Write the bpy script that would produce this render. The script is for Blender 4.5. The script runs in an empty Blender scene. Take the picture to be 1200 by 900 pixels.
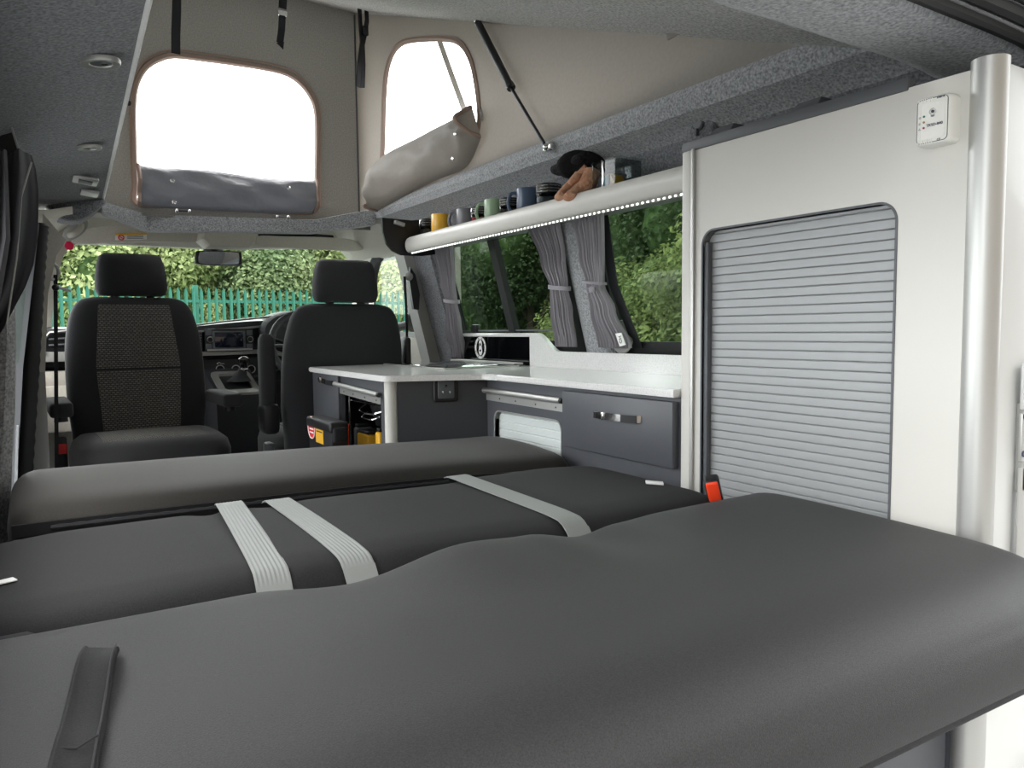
import bpy, bmesh, random
from math import *
from mathutils import Vector, Matrix, Euler
R = random.Random(7)
C = bpy.context.scene.collection
# ---------------------------------------------------------------- camera (world: X right across the van, Y forward, Z up, van floor z=0)
F = 880.0; YAW = radians(32.3); PIT = radians(4.12); ROLL = radians(.6); H = .92
def ray(px, py):
    u = (px-600)/F; v = (450-py)/F; a = u*cos(ROLL)+v*sin(ROLL); b = -u*sin(ROLL)+v*cos(ROLL)
    f = cos(PIT)+b*sin(PIT); z = b*cos(PIT)-sin(PIT)
    return Vector((f*sin(YAW)+a*cos(YAW), f*cos(YAW)-a*sin(YAW), z))
def at(px, py, X=None, Y=None, Z=None):
    """a measured point of the photograph on a known plane of the van"""
    r = ray(px, py)
    t = X/r.x if X is not None else Y/r.y if Y is not None else (Z-H)/r.z
    return r*t+Vector((0, 0, H))
cam = bpy.data.objects.new('camera', bpy.data.cameras.new('camera')); C.objects.link(cam)
cam.data.sensor_width = 36; cam.data.lens = 36*F/1200; cam.data.clip_start = .02; cam.data.clip_end = 200
fw = Vector((sin(YAW)*cos(PIT), cos(YAW)*cos(PIT), -sin(PIT))); rt = Vector((cos(YAW), -sin(YAW), 0)); up_ = rt.cross(fw)
cx_ = rt*cos(ROLL)-up_*sin(ROLL); cy_ = rt*sin(ROLL)+up_*cos(ROLL)
cam.matrix_world = Matrix.Translation((0, 0, H)) @ Matrix((cx_, cy_, -fw)).transposed().to_4x4()
bpy.context.scene.camera = cam
# ---------------------------------------------------------------- materials
def lin(h):
    v = [int(h[i:i+2], 16)/255 for i in (0, 2, 4)]
    return tuple((c/12.92 if c <= .04045 else ((c+.055)/1.055)**2.4) for c in v)+(1,)
def mat(name, col, rough=.5, metal=0, noise=None, bump=None, trans=0, emit=None, spec=.5, coat=0, sheen=0, col2=None, coords='Object', ramp=(.35, .65)):
    m = bpy.data.materials.new(name); m.use_nodes = True; nt = m.node_tree; N = nt.nodes; L = nt.links
    b = N['Principled BSDF']; c = lin(col); b.inputs['Base Color'].default_value = c
    b.inputs['Roughness'].default_value = rough; b.inputs['Metallic'].default_value = metal
    b.inputs['Specular IOR Level'].default_value = spec; b.inputs['Coat Weight'].default_value = coat
    b.inputs['Sheen Weight'].default_value = sheen
    if emit: b.inputs['Emission Color'].default_value = lin(emit[0]); b.inputs['Emission Strength'].default_value = emit[1]
    tc = N.new('ShaderNodeTexCoord')
    if noise:
        n = N.new('ShaderNodeTexNoise'); n.inputs['Scale'].default_value = noise; n.inputs['Detail'].default_value = 4
        L.new(tc.outputs[coords], n.inputs['Vector'])
        cr = N.new('ShaderNodeValToRGB'); cr.color_ramp.elements[0].position = ramp[0]; cr.color_ramp.elements[1].position = ramp[1]
        cr.color_ramp.elements[0].color = c; cr.color_ramp.elements[1].color = lin(col2 or col)
        L.new(n.outputs['Fac'], cr.inputs['Fac']); L.new(cr.outputs['Color'], b.inputs['Base Color'])
    if bump:
        n2 = N.new('ShaderNodeTexNoise'); n2.inputs['Scale'].default_value = bump[0]; n2.inputs['Detail'].default_value = 3
        L.new(tc.outputs[coords], n2.inputs['Vector'])
        bp = N.new('ShaderNodeBump'); bp.inputs['Strength'].default_value = bump[1]; bp.inputs['Distance'].default_value = bump[2]
        L.new(n2.outputs['Fac'], bp.inputs['Height']); L.new(bp.outputs['Normal'], b.inputs['Normal'])
    if trans:
        t = N.new('ShaderNodeBsdfTranslucent'); t.inputs['Color'].default_value = c
        mx = N.new('ShaderNodeMixShader'); mx.inputs['Fac'].default_value = trans
        out = N['Material Output']; L.new(b.outputs[0], mx.inputs[1]); L.new(t.outputs[0], mx.inputs[2]); L.new(mx.outputs[0], out.inputs['Surface'])
    return m
def glass(name, tint, refl=1.0, rough=.0):
    m = bpy.data.materials.new(name); m.use_nodes = True; nt = m.node_tree; N = nt.nodes; L = nt.links
    N.remove(N['Principled BSDF'])
    t = N.new('ShaderNodeBsdfTransparent'); t.inputs['Color'].default_value = lin(tint)
    g = N.new('ShaderNodeBsdfGlossy'); g.inputs['Roughness'].default_value = rough
    lw = N.new('ShaderNodeLayerWeight'); pw = N.new('ShaderNodeMath'); pw.operation = 'POWER'; pw.inputs[1].default_value = 4; L.new(lw.outputs['Facing'], pw.inputs[0])
    fr = N.new('ShaderNodeMath'); fr.operation = 'MULTIPLY_ADD'; fr.inputs[1].default_value = .9; fr.inputs[2].default_value = .045; L.new(pw.outputs[0], fr.inputs[0])
    mu = N.new('ShaderNodeMath'); mu.operation = 'MULTIPLY'; mu.inputs[1].default_value = refl; mu.use_clamp = True
    mx = N.new('ShaderNodeMixShader')
    L.new(fr.outputs[0], mu.inputs[0]); L.new(mu.outputs[0], mx.inputs['Fac']); L.new(t.outputs[0], mx.inputs[1]); L.new(g.outputs[0], mx.inputs[2])
    L.new(mx.outputs[0], N['Material Output'].inputs['Surface'])
    return m
def pattern_mat(rot=pi/2):
    m = mat('seat weave', '3c3b3b', .85, bump=(900, .3, .001)); nt = m.node_tree; N = nt.nodes; L = nt.links
    b = N['Principled BSDF']; tc = N['Texture Coordinate'] if 'Texture Coordinate' in N else N.new('ShaderNodeTexCoord')
    br = N.new('ShaderNodeTexBrick'); br.inputs['Scale'].default_value = 28; br.inputs['Color1'].default_value = lin('8a867f'); br.inputs['Color2'].default_value = lin('6f6c67')
    br.inputs['Mortar'].default_value = lin('3d3d3d'); br.inputs['Mortar Size'].default_value = .075; br.inputs['Mortar Smooth'].default_value = .4; br.inputs['Brick Width'].default_value = .42; br.inputs['Row Height'].default_value = .22
    mp = N.new('ShaderNodeMapping'); mp.inputs['Rotation'].default_value = (rot, 0, 0)
    L.new(tc.outputs['Object'], mp.inputs['Vector']); L.new(mp.outputs[0], br.inputs['Vector']); L.new(br.outputs['Color'], b.inputs['Base Color'])
    return m
def leaf_mat(name, c1, c2, scale=.8):
    m = mat(name, c1, .65, noise=scale, col2=c2, trans=.35, spec=.12)
    nt = m.node_tree; cr = [n for n in nt.nodes if n.type == 'VALTORGB'][0]; t = [n for n in nt.nodes if n.type == 'BSDF_TRANSLUCENT'][0]
    oi = nt.nodes.new('ShaderNodeNewGeometry'); mx = nt.nodes.new('ShaderNodeMix'); mx.data_type = 'RGBA'
    hs = nt.nodes.new('ShaderNodeHueSaturation'); ma = nt.nodes.new('ShaderNodeMapRange')
    ma.inputs['To Min'].default_value = .7; ma.inputs['To Max'].default_value = 1.3
    nt.links.new(oi.outputs['Random Per Island'], ma.inputs['Value']); nt.links.new(ma.outputs[0], hs.inputs['Value'])
    nt.links.new(cr.outputs[0], hs.inputs['Color'])
    nt.links.new(hs.outputs[0], nt.nodes['Principled BSDF'].inputs['Base Color']); nt.links.new(hs.outputs[0], t.inputs['Color'])
    return m
M = dict(
 carpet=mat('grey lining carpet', '6e7073', .95, noise=170, col2='bdbfc2', bump=(420, .7, .003), sheen=.3, ramp=(.3, .7)),
 carpet_dark=mat('charcoal lining carpet', '505257', .95, noise=170, col2='8e9095', bump=(420, .6, .003), sheen=.2, ramp=(.3, .7)),
 cushion=mat('charcoal upholstery', '1f1f20', .58, noise=650, col2='2d2d2e', bump=(900, .3, .001), sheen=.03, spec=.3),
 cushion2=mat('charcoal upholstery plain', '1f1f20', .75, noise=650, col2='29292a', bump=(900, .3, .001), sheen=.02, spec=.18),
 cushion_front_lit=mat('charcoal upholstery lit from the windscreen', '23211f', .66, noise=650, col2='302e2b', bump=(1100, .25, .001), sheen=.1, spec=.25),  # browner copy of the same fabric, windscreen light put into its colour
 webbing=mat('light grey webbing', '838684', .55, spec=.5),
 canvas=mat('taupe tent canvas', 'b5b0a9', .9, noise=90, col2='bfbab3', bump=(60, .12, .004), trans=.5),
 canvas_front=mat('grey woven tent canvas', '84827e', .9, noise=170, col2='b2b0aa', bump=(220, .5, .002), trans=.5, ramp=(.3, .7)),
 flap=mat('grey tent flap', 'a39e97', .7, bump=(14, .8, .012), trans=.4),
 flap_film=mat('grey shiny window flap', '8a8b90', .35, bump=(16, .8, .014), trans=.35),
 piping=mat('brown zip piping', '9c877b', .7),
 felt=mat('headliner weave', '8f8f8e', .95, noise=170, col2='d0d0cd', bump=(300, .5, .003)),
 white=mat('white laminate', 'd6d4ce', .38, spec=.4),
 white_gloss=mat('white painted steel', 'cbccca', .3, coat=.3),
 grey_panel=mat('slate grey laminate', '515358', .42, spec=.45),
 grey_dark=mat('dark slate laminate', '44474c', .4),
 trim_grey=mat('dark grey plastic trim', '55585c', .5),
 alu=mat('anodised aluminium', 'bdbdba', .42, metal=.7),
 tambour_lit=mat('LED lit tambour slats', 'dfe6e4', .4), tambour=mat('silver tambour slats', '9fa1a2', .5, metal=.25),  # low shutter slats coloured pale for the LED light on them
 chrome=mat('chrome', 'e6e6e6', .12, metal=1),
 black=mat('black plastic', '151619', .45),
 blackm=mat('matt black fabric', '1b1c20', .9, sheen=.05, bump=(900, .2, .001)),
 seatfab=mat('black seat cloth', '1f2023', .88, noise=700, col2='28292c', bump=(900, .3, .001), sheen=.12),
 weave=pattern_mat(), weave_top=pattern_mat(0),
 strap=mat('black strap webbing', '16171c', .7),
 rubber=mat('black rubber seal', '1a1b1c', .6),
 beige=mat('light stone plastic', 'c6c2b8', .7, noise=120, col2='cdc9bf'),
 greyplastic=mat('mid grey plastic', 'a3a3a0', .6),
 dash=mat('dark dashboard plastic', '2b2c30', .5, bump=(600, .2, .001)),
 dash_top=mat('soft dashboard top', '323336', .65, bump=(500, .2, .001)),
 dash_trim=mat('satin dashboard trim', 'a0a09c', .3, metal=.5),
 screen=mat('dark display glass', '0c1222', .08, coat=1),
 blackglass=mat('black glass', '05060a', .04, coat=1, spec=.6),
 glassclear=glass('clear window glass', 'f4f8f5', .2),
 glasstint=glass('tinted window glass', 'bfc8c1', .6),
 film=glass('clear tent film', 'fcfcfc', .15, .15),
 jar=glass('jar glass', 'd4dadb', .7, .03),
 mirror=mat('mirror', 'c8ccd0', .03, metal=1),
 curtain=mat('grey lined curtain', 'a6a2a9', .85, bump=(500, .15, .001), sheen=.3, trans=.08),
 curtain_dark=mat('charcoal curtain', '3a3a40', .88, sheen=.1),
 led=mat('led', 'ffffff', .4, emit=('fbfcff', 1.6)),
 led_bed=mat('led channel', '8f8f86', .5),
 detector=mat('white plastic detector', 'f0f0ea', .38),
 ink=mat('dark printed ink', '3b3d55', .6),
 grn=mat('green indicator', '3f7f68', .4), amb=mat('amber indicator', 'a88a52', .4), redi=mat('red indicator', '9a1f48', .4),
 orange=mat('orange release button', 'ff4a26', .4, emit=None),
 red=mat('red plastic', 'e02a2c', .45), yellow=mat('yellow enamel', 'e9b32f', .45), pink=mat('red pink plastic', 'f01f58', .4),
 mug_yellow=mat('mustard glaze', 'efb93c', .3), mug_grey=mat('grey glaze', '75757a', .35), mug_green=mat('sage glaze', '93ad8d', .35), mug_blue=mat('slate blue glaze', '4c5f78', .35),
 teal=mat('teal paper', '6fa6b0', .6), white_paper=mat('white paper', 'f2f2f0', .7),
 fur_black=mat('black plush fur', '0c0d10', .95, bump=(160, 1, .006)), fur_tan=mat('tan plush fur', 'b98668', .9, noise=40, col2='caa083', bump=(120, 1, .006)),
 fence=mat('green painted steel', '2a6a5c', .5), pole=mat('pale blue grey steel', '9fb6c4', .5),
 bark=mat('bark', '4a3f34', .9, noise=12, col2='5c5144', bump=(20, 1, .02)),
 leaf_bright=leaf_mat('bright leaves', '829260', 'abb386'), leaf_pale=leaf_mat('pale reedy leaves', '9ba474', 'bdc294'), leaf_mid=leaf_mat('mid green leaves', '66795a', '8f9c74'),
 leaf_dark=leaf_mat('dark leaves', '3f4f38', '5d6c4a'), leaf_olive=leaf_mat('olive leaves', '66744a', '919a62'),
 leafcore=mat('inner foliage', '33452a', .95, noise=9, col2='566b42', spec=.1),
 grass=mat('grass', '5d7a3a', .95, noise=4, col2='7d9350', bump=(30, 1, .03)), tarmac=mat('tarmac', '6a6b6b', .95, noise=60, col2='777877', bump=(200, .4, .004)),
 floor=mat('dark vinyl floor', '33353a', .6, noise=80, col2='3d3f44'),
 whiteroof=mat('white fibreglass roof', 'e4e5e4', .4),
)
def worktop_mat():
    m = mat('white speckled stone worktop', 'dededc', .12, noise=330, col2='ebebea', spec=.6, ramp=(.42, .5)); return m
M['worktop'] = worktop_mat()
# ---------------------------------------------------------------- mesh helpers
ORG = {}
class MB:
    def __init__(s): s.bm = bmesh.new()
    def face(s, pts):
        return s.bm.faces.new([s.bm.verts.new(p) for p in pts])
    def box(s, x0, x1, y0, y1, z0, z1, bev=0, seg=2, rot=None, about=None):
        n0 = len(s.bm.verts); t = bmesh.new()
        bmesh.ops.create_cube(t, size=1)
        for v in t.verts: v.co = Vector(((x0+x1)/2+v.co.x*(x1-x0), (y0+y1)/2+v.co.y*(y1-y0), (z0+z1)/2+v.co.z*(z1-z0)))
        if bev: bmesh.ops.bevel(t, geom=t.edges[:]+t.verts[:], offset=bev, segments=seg, profile=.5, affect='EDGES', clamp_overlap=True)
        if rot is not None:
            c = Vector(about) if about else Vector(((x0+x1)/2, (y0+y1)/2, (z0+z1)/2)); mt = Euler(rot).to_matrix()
            for v in t.verts: v.co = c+mt @ (v.co-c)
        s._join(t); return s
    def _join(s, t):
        me = bpy.data.meshes.new('tmp'); t.to_mesh(me); t.free(); s.bm.from_mesh(me); bpy.data.meshes.remove(me)
    def loft(s, rings, cap=True, closed=True):
        vs = [[s.bm.verts.new(p) for p in r] for r in rings]; n = len(vs[0])
        for a, b in zip(vs, vs[1:]):
            for i in range(n if closed else n-1):
                j = (i+1) % n
                try: s.bm.faces.new((a[i], a[j], b[j], b[i]))
                except ValueError: pass
        if cap and closed:
            s.bm.faces.new(vs[0][::-1]); s.bm.faces.new(vs[-1])
        return s
    def grid(s, rows): return s.loft(rows, cap=False, closed=False)
    def sheet(s, rows, th, up):
        """a grid given real thickness along 'up'"""
        up = Vector(up)*th; n = len(rows[0])
        rings = [[Vector(p) for p in r]+[Vector(p)-up for p in r[::-1]] for r in rows]
        return s.loft(rings)
    def tube(s, pts, r, n=10, cap=True, flat=None):
        pts = [Vector(p) for p in pts]; rings = []
        up = Vector((0, 0, 1))
        for i, p in enumerate(pts):
            d = (pts[min(i+1, len(pts)-1)]-pts[max(i-1, 0)]).normalized()
            if i == 0: 
                up = Vector((0, 0, 1)) if abs(d.z) < .95 else Vector((0, 1, 0))
            a = d.cross(up).normalized(); b = a.cross(d).normalized(); up = b
            rr = r[i] if isinstance(r, (list, tuple)) else r
            rings.append([p+a*rr*cos(2*pi*k/n)+b*rr*(flat or 1)*sin(2*pi*k/n) for k in range(n)])
        return s.loft(rings, cap)
    def ribbon(s, pts, w, th, side):
        """flat band following pts, 'side' = direction of its width"""
        pts = [Vector(p) for p in pts]; sd = Vector(side).normalized(); rings = []
        for i, p in enumerate(pts):
            d = (pts[min(i+1, len(pts)-1)]-pts[max(i-1, 0)]).normalized(); nn = d.cross(sd).normalized()
            rings.append([p-sd*w/2-nn*th/2, p+sd*w/2-nn*th/2, p+sd*w/2+nn*th/2, p-sd*w/2+nn*th/2])
        return s.loft(rings)
    def prism(s, poly, vec):
        poly = [Vector(p) for p in poly]; vec = Vector(vec)
        a = [s.bm.verts.new(p) for p in poly]; b = [s.bm.verts.new(p+vec) for p in poly]; n = len(a)
        s.bm.faces.new(a[::-1]); s.bm.faces.new(b)
        for i in range(n): s.bm.faces.new((a[i], a[(i+1) % n], b[(i+1) % n], b[i]))
        return s
    def holed(s, inner, outer, vec):
        """plate between two loops of equal count, thickness vec"""
        inner = [Vector(p) for p in inner]; outer = [Vector(p) for p in outer]; vec = Vector(vec); n = len(inner)
        L = [[s.bm.verts.new(p) for p in q] for q in (inner, outer, [p+vec for p in outer], [p+vec for p in inner])]
        for k in range(4):
            a, b = L[k], L[(k+1) % 4]
            for i in range(n): s.bm.faces.new((a[i], a[(i+1) % n], b[(i+1) % n], b[i]))
        return s
    def lathe(s, prof, o=(0, 0, 0), axis=(0, 0, 1), n=24, cap=True):
        o = Vector(o); q = Vector((0, 0, 1)).rotation_difference(Vector(axis).normalized())
        rings = [[o+q @ Vector((r*cos(2*pi*k/n), r*sin(2*pi*k/n), z)) for k in range(n)] for r, z in prof]
        return s.loft(rings, cap)
    def ball(s, c, r, n=16, m=10, q=None):
        r = Vector((r, r, r)) if not hasattr(r, '__len__') else Vector(r); c = Vector(c); q = q or Matrix.Identity(3)
        rings = []
        for i in range(m+1):
            t = pi*(i+.001 if i == 0 else i-.001 if i == m else i)/m
            rings.append([c+q @ Vector((r.x*sin(t)*cos(2*pi*k/n), r.y*sin(t)*sin(2*pi*k/n), r.z*cos(t))) for k in range(n)])
        return s.loft(rings)
    def torus(s, c, Rr, r, axis=(0, 0, 1), n=40, k=8):
        c = Vector(c); q = Vector((0, 0, 1)).rotation_difference(Vector(axis).normalized())
        rings = [[c+q @ Vector(((Rr+r*cos(2*pi*j/k))*cos(2*pi*i/n), (Rr+r*cos(2*pi*j/k))*sin(2*pi*i/n), r*sin(2*pi*j/k))) for j in range(k)] for i in range(n+1)]
        return s.loft(rings, cap=False)
    def build(s, name, m, parent=None, ang=35, org=None, kind=None):
        bm = s.bm; bmesh.ops.remove_doubles(bm, verts=bm.verts, dist=1e-6)
        bmesh.ops.recalc_face_normals(bm, faces=bm.faces)
        o0 = ORG[parent.name] if parent else Vector(org) if org is not None else Vector((0, 0, 0))
        for f in bm.faces: f.smooth = True
        for e in bm.edges:
            if len(e.link_faces) == 2 and e.calc_face_angle(0) > radians(ang): e.smooth = False
        for v in bm.verts: v.co -= o0
        me = bpy.data.meshes.new(name); bm.to_mesh(me); bm.free()
        me.materials.append(M[m] if isinstance(m, str) else m)
        o = bpy.data.objects.new(name, me); C.objects.link(o)
        if parent: o.parent = parent
        else: o.location = o0
        ORG[o.name] = o0
        if kind: o['kind'] = kind
        return o
def tag(o, label, cat, group=None, kind=None):
    o['label'] = label; o['category'] = cat
    if group: o['group'] = group
    if kind: o['kind'] = kind
    return o
def thing(name, label, cat, loc=(0, 0, 0), group=None):
    o = bpy.data.objects.new(name, None); C.objects.link(o); o.location = loc; ORG[o.name] = Vector(loc); o.empty_display_size = .05
    return tag(o, label, cat, group)
def struct(mb, name, m, label=None, cat=None, **k):
    o = mb.build(name, m, **k); o['kind'] = 'structure'
    if label: o['label'] = label
    if cat: o['category'] = cat
    return o
def dup(root, label=None, group=None):
    r = root.copy(); C.objects.link(r); ORG[r.name] = ORG[root.name]
    if label: r['label'] = label
    if group: r['group'] = group
    for ch in root.children:
        c = ch.copy(); C.objects.link(c); c.parent = r
        for g in ch.children: d = g.copy(); C.objects.link(d); d.parent = c
    return r
def sring(cx, cy, z, a, b, n=4., N=40):
    o = []
    for k in range(N):
        t = 2*pi*k/N; c, s_ = cos(t), sin(t)
        o.append(Vector((cx+a*copysign(abs(c)**(2/n), c), cy+b*copysign(abs(s_)**(2/n), s_), z)))
    return o
def smooth_loop(pts, sub=6, closed=True):
    pts = [Vector(p) for p in pts]; n = len(pts); out = []
    rng = range(n) if closed else range(n-1)
    for i in rng:
        p0, p1, p2, p3 = (pts[(i-1) % n], pts[i], pts[(i+1) % n], pts[(i+2) % n]) if closed else (pts[max(i-1, 0)], pts[i], pts[i+1], pts[min(i+2, n-1)])
        for k in range(sub):
            t = k/sub
            out.append(.5*((2*p1)+(-p0+p2)*t+(2*p0-5*p1+4*p2-p3)*t*t+(-p0+3*p1-3*p2+p3)*t**3))
    if not closed: out.append(pts[-1])
    return out
def interp(x, tab):
    if x <= tab[0][0]: return tab[0][1]
    for (a, u), (b, v) in zip(tab, tab[1:]):
        if x <= b:
            t = (x-a)/(b-a); t = t*t*(3-2*t); return u+(v-u)*t
    return tab[-1][1]
def rrect(y0, y1, z0, z1, r, n=6):
    """rounded rectangle (2D), 4*(n+1) points"""
    o = []
    for cx, cy, a in ((y1-r, z1-r, 0), (y0+r, z1-r, pi/2), (y0+r, z0+r, pi), (y1-r, z0+r, 3*pi/2)):
        for k in range(n+1): t = a+pi/2*k/n; o.append((cx+r*cos(t), cy+r*sin(t)))
    return o
def rect_for(loop, y0, y1, z0, z1):
    """points of an outer rectangle lying radially behind each point of the loop (corners kept)"""
    cx = sum(p[0] for p in loop)/len(loop); cy = sum(p[1] for p in loop)/len(loop); out = []
    for p in loop:
        dx, dy = p[0]-cx, p[1]-cy; t = []
        if dx > 1e-9: t.append((y1-cx)/dx)
        if dx < -1e-9: t.append((y0-cx)/dx)
        if dy > 1e-9: t.append((z1-cy)/dy)
        if dy < -1e-9: t.append((z0-cy)/dy)
        t = min(t); out.append([cx+dx*t, cy+dy*t])
    for c in ((y0, z0), (y0, z1), (y1, z0), (y1, z1)):
        i = min(range(len(out)), key=lambda k: hypot(out[k][0]-c[0], out[k][1]-c[1])); out[i] = list(c)
    return out
FONT = None
def text(s, size, m, parent, loc, xdir, ydir, name='lettering', depth=.0004):
    cu = bpy.data.curves.new('t', 'FONT'); cu.body = s; cu.size = size; cu.align_x = 'CENTER'; cu.align_y = 'CENTER'; cu.extrude = depth
    o = bpy.data.objects.new('t', cu); C.objects.link(o)
    dg = bpy.context.evaluated_depsgraph_get(); me = bpy.data.meshes.new_from_object(o.evaluated_get(dg))
    C.objects.unlink(o); bpy.data.objects.remove(o)
    x = Vector(xdir).normalized(); y = Vector(ydir).normalized(); z = x.cross(y)
    mt = Matrix((x, y, z)).transposed()
    for v in me.vertices: v.co = mt @ v.co+Vector(loc)-ORG[parent.name]
    me.materials.clear(); me.materials.append(M[m]); t = bpy.data.objects.new(name, me); C.objects.link(t); t.parent = parent; ORG[t.name] = ORG[parent.name]
    return t
# ================================================================ THE VAN SHELL
def RZ(Y): return 1.50+.375*(Y-.994)          # underside of the raised roof
def XW(z): return 1.60-.27*(z-.85)            # inner face of the right body side
def XL(z): return .01-.075*(1.28-z)           # inner face of the left body side
struct(MB().box(-.1, 1.7, .45, 4.9, -.04, 0), 'floor', 'floor')
# right wall below and above the windows, leaning inwards
def wall_strip(mb, y0, y1, z0, z1, off=0, th=.02):
    mb.prism([(XW(z0)+off, y0, z0), (XW(z1)+off, y0, z1), (XW(z1)+off+th, y0, z1), (XW(z0)+off+th, y0, z0)], (0, y1-y0, 0)); return mb
w = MB(); wall_strip(w, .5, 3.2, 0, .84); wall_strip(w, .5, 3.2, 1.285, 1.42); wall_strip(w, .5, 1.22, .84, 1.285)
struct(w, 'wall_right', 'carpet_dark')
# carpeted pillar between the two right-hand windows
w = MB(); rings = []
for z in (.83, .95, 1.1, 1.25, 1.33):
    rings.append([Vector((XW(z)-.03*cos(t)*1.0+.0 if abs(t) < 2 else XW(z)+.02, 1.965+.075*sin(t), z)) for t in (-pi/2, -1.1, -.6, 0, .6, 1.1, pi/2)]+[Vector((XW(z)+.02, 2.04, z)), Vector((XW(z)+.02, 1.89, z))])
w.loft(rings); tag(struct(w, 'trim_1', 'carpet'), 'grey felt covered pillar between the two right side windows', 'pillar')
w = MB(); rings = []
for z in (.3, .83, 1.05, 1.25, 1.33):
    rings.append([(XW(z)-.05, 2.93, z), (XW(z)-.07, 3.08, z), (XW(z)+.02, 3.10, z), (XW(z)+.02, 2.90, z)])
w.loft(rings); struct(w, 'trim_2', 'carpet_dark')
# windows of the right side (one dark rubber frame each, a divider in the front one)
def side_window(n, y0, y1, z0, z1, mull=None):
    inner = rrect(y0+.02, y1-.02, z0+.02, z1-.01, .045); outer = rrect(y0-.03, y1+.03, z0-.03, z1+.03, .05)
    fr = MB().holed([(XW(z)-.004, y, z) for y, z in inner], [(XW(z)-.004, y, z) for y, z in outer], (.03, 0, 0))
    f = struct(fr, 'window_%d' % n, 'rubber')
    g = MB().prism([(XW(z)+.016, y, z) for y, z in inner], (.004, 0, 0)); g.build('pane', 'glasstint', f)
    if mull:
        m_ = MB(); m_.prism([(XW(z0)-.008, mull-.022, z0), (XW(z1)-.008, mull-.022, z1), (XW(z1)-.008, mull+.022, z1), (XW(z0)-.008, mull+.022, z0)], (.026, 0, 0)); m_.build('divider', 'rubber', f)
        r_ = MB(); zz = z0+.055; r_.box(XW(zz)-.004, XW(zz)+.008, y0+.02, y1-.02, zz, zz+.006); r_.build('slider_rail', 'trim_grey', f)
        k = MB().box(XW(z0)-.03, XW(z0)-.005, 2.76, 2.81, z0+.045, z0+.085, .008); k.build('latch', 'black', f)
    return f
side_window(1, 2.06, 2.92, .86, 1.285, 2.49); side_window(2, 1.2, 1.88, .86, 1.285)
# roof side rail, right
prof = [(1.385, 1.52), (1.37, 1.50), (1.365, 1.475), (1.378, 1.448), (1.42, 1.428), (1.46, 1.40), (1.485, 1.36), (1.495, 1.30), (1.50, 1.27)]
w = MB(); ys = [.62+.1*i for i in range(29)]
w.loft([[Vector((x, y, z)) for x, z in prof]+[Vector((x+.03, y, z+.03)) for x, z in prof[::-1]] for y in ys])
struct(w, 'trim_3', 'carpet')
# left roof slab, widening forwards
w = MB(); rows = []; edge = []
for i in range(30):
    y = .5+2.93*i/29; e = .178+.075*(y-1.35)/2.12 if y > 1.35 else .178-.03*(1.35-y)
    rows.append([Vector(p) for p in [(-.10, y, 1.26), (-.075, y, 1.34), (-.045, y, 1.375), (0, y, 1.395), (e*.5, y, 1.42), (e-.01, y, 1.445), (e, y, 1.452), (e+.004, y, 1.50), (e-.02, y, 1.52), (-.1, y, 1.50)]]); edge.append((e, y, 1.449))
w.loft(rows); slab = struct(w, 'ceiling_left', 'carpet_dark')
w = MB().tube(edge, .005, 8); struct(w, 'trim_4', 'white_paper')
# shallow carpeted swell where the slab ends above the cab door
pp = smooth_loop([at(x, y, Y=3.36) for x, y in ((54, 232), (90, 232), (124, 234), (118, 243), (106, 252), (95, 258), (80, 259), (66, 255), (58, 248))], 4); cc = sum(pp, Vector())/len(pp)
w = MB().loft([[cc+(p-cc)*k+Vector((0, d, 0)) for p in pp] for k, d in ((.8, -.012), (.95, -.004), (1, .012), (1, .12))])
struct(w, 'trim_5', 'carpet_dark', ang=80)
# pop top: roof underside
w = MB(); rows = []
for i in range(24):
    y = .70+2.95*i/23; rows.append([Vector((x, y, RZ(y)+.02*sin(pi*(x+.05)/1.7)-.02)) for x in [-.05+1.65*k/16 for k in range(17)]])
w.sheet(rows, -.04, (0, 0, 1)); struct(w, 'ceiling', 'felt', ang=60)
# rear header over the tailgate opening
w = MB(); rings = []
def hz(x): return 1.372+.010*x if x < 1.0 else 1.382-.35*max(0, x-1.28)**2
for i in range(34):
    x = -.15+1.9*i/33; z = hz(x)
    rings.append([Vector((x, y, z+d)) for y, d in [(.835, .10), (.825, .05), (.80, .015), (.76, -.004), (.70, -.008), (.64, -.004), (.625, .012), (.615, .04), (.61, .08), (.60, .16), (.82, .16)]])
w.loft(rings); struct(w, 'ceiling_rear', 'carpet', ang=60)
w = MB(); w.tube([(x, .606, hz(x)-.004) for x in [-.15+.1*i for i in range(20)]], .012, 10); w.tube([(x, .580, hz(x)+.008) for x in [-.15+.1*i for i in range(20)]], .013, 8); w.tube([(x, .556, hz(x)+.022) for x in [-.15+.1*i for i in range(20)]], .014, 8)
struct(w, 'trim_6', 'rubber')
struct(MB().box(-.15, 1.8, .30, .56, 1.50, 1.53, .01), 'trim_7', 'white_gloss')
# left side: wall, sliding door, pillar
w = MB()
for y0, y1, z0, z1 in ((.5, 1.95, 0, .80), (.5, 1.95, 1.28, 1.38), (.5, .68, .80, 1.28), (1.80, 1.95, .80, 1.28), (1.95, 2.62, 1.28, 1.38), (2.62, 3.3, 0, 1.38), (3.3, 4.1, 0, .9), (3.3, 4.1, 1.3, 1.38)):
    w.prism([(XL(z0)-.06, y0, z0), (XL(z1)-.07, y0, z1), (XL(z1)-.10, y0, z1), (XL(z0)-.09, y0, z0)], (0, y1-y0, 0))
struct(w, 'wall_left', 'carpet_dark')
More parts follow.
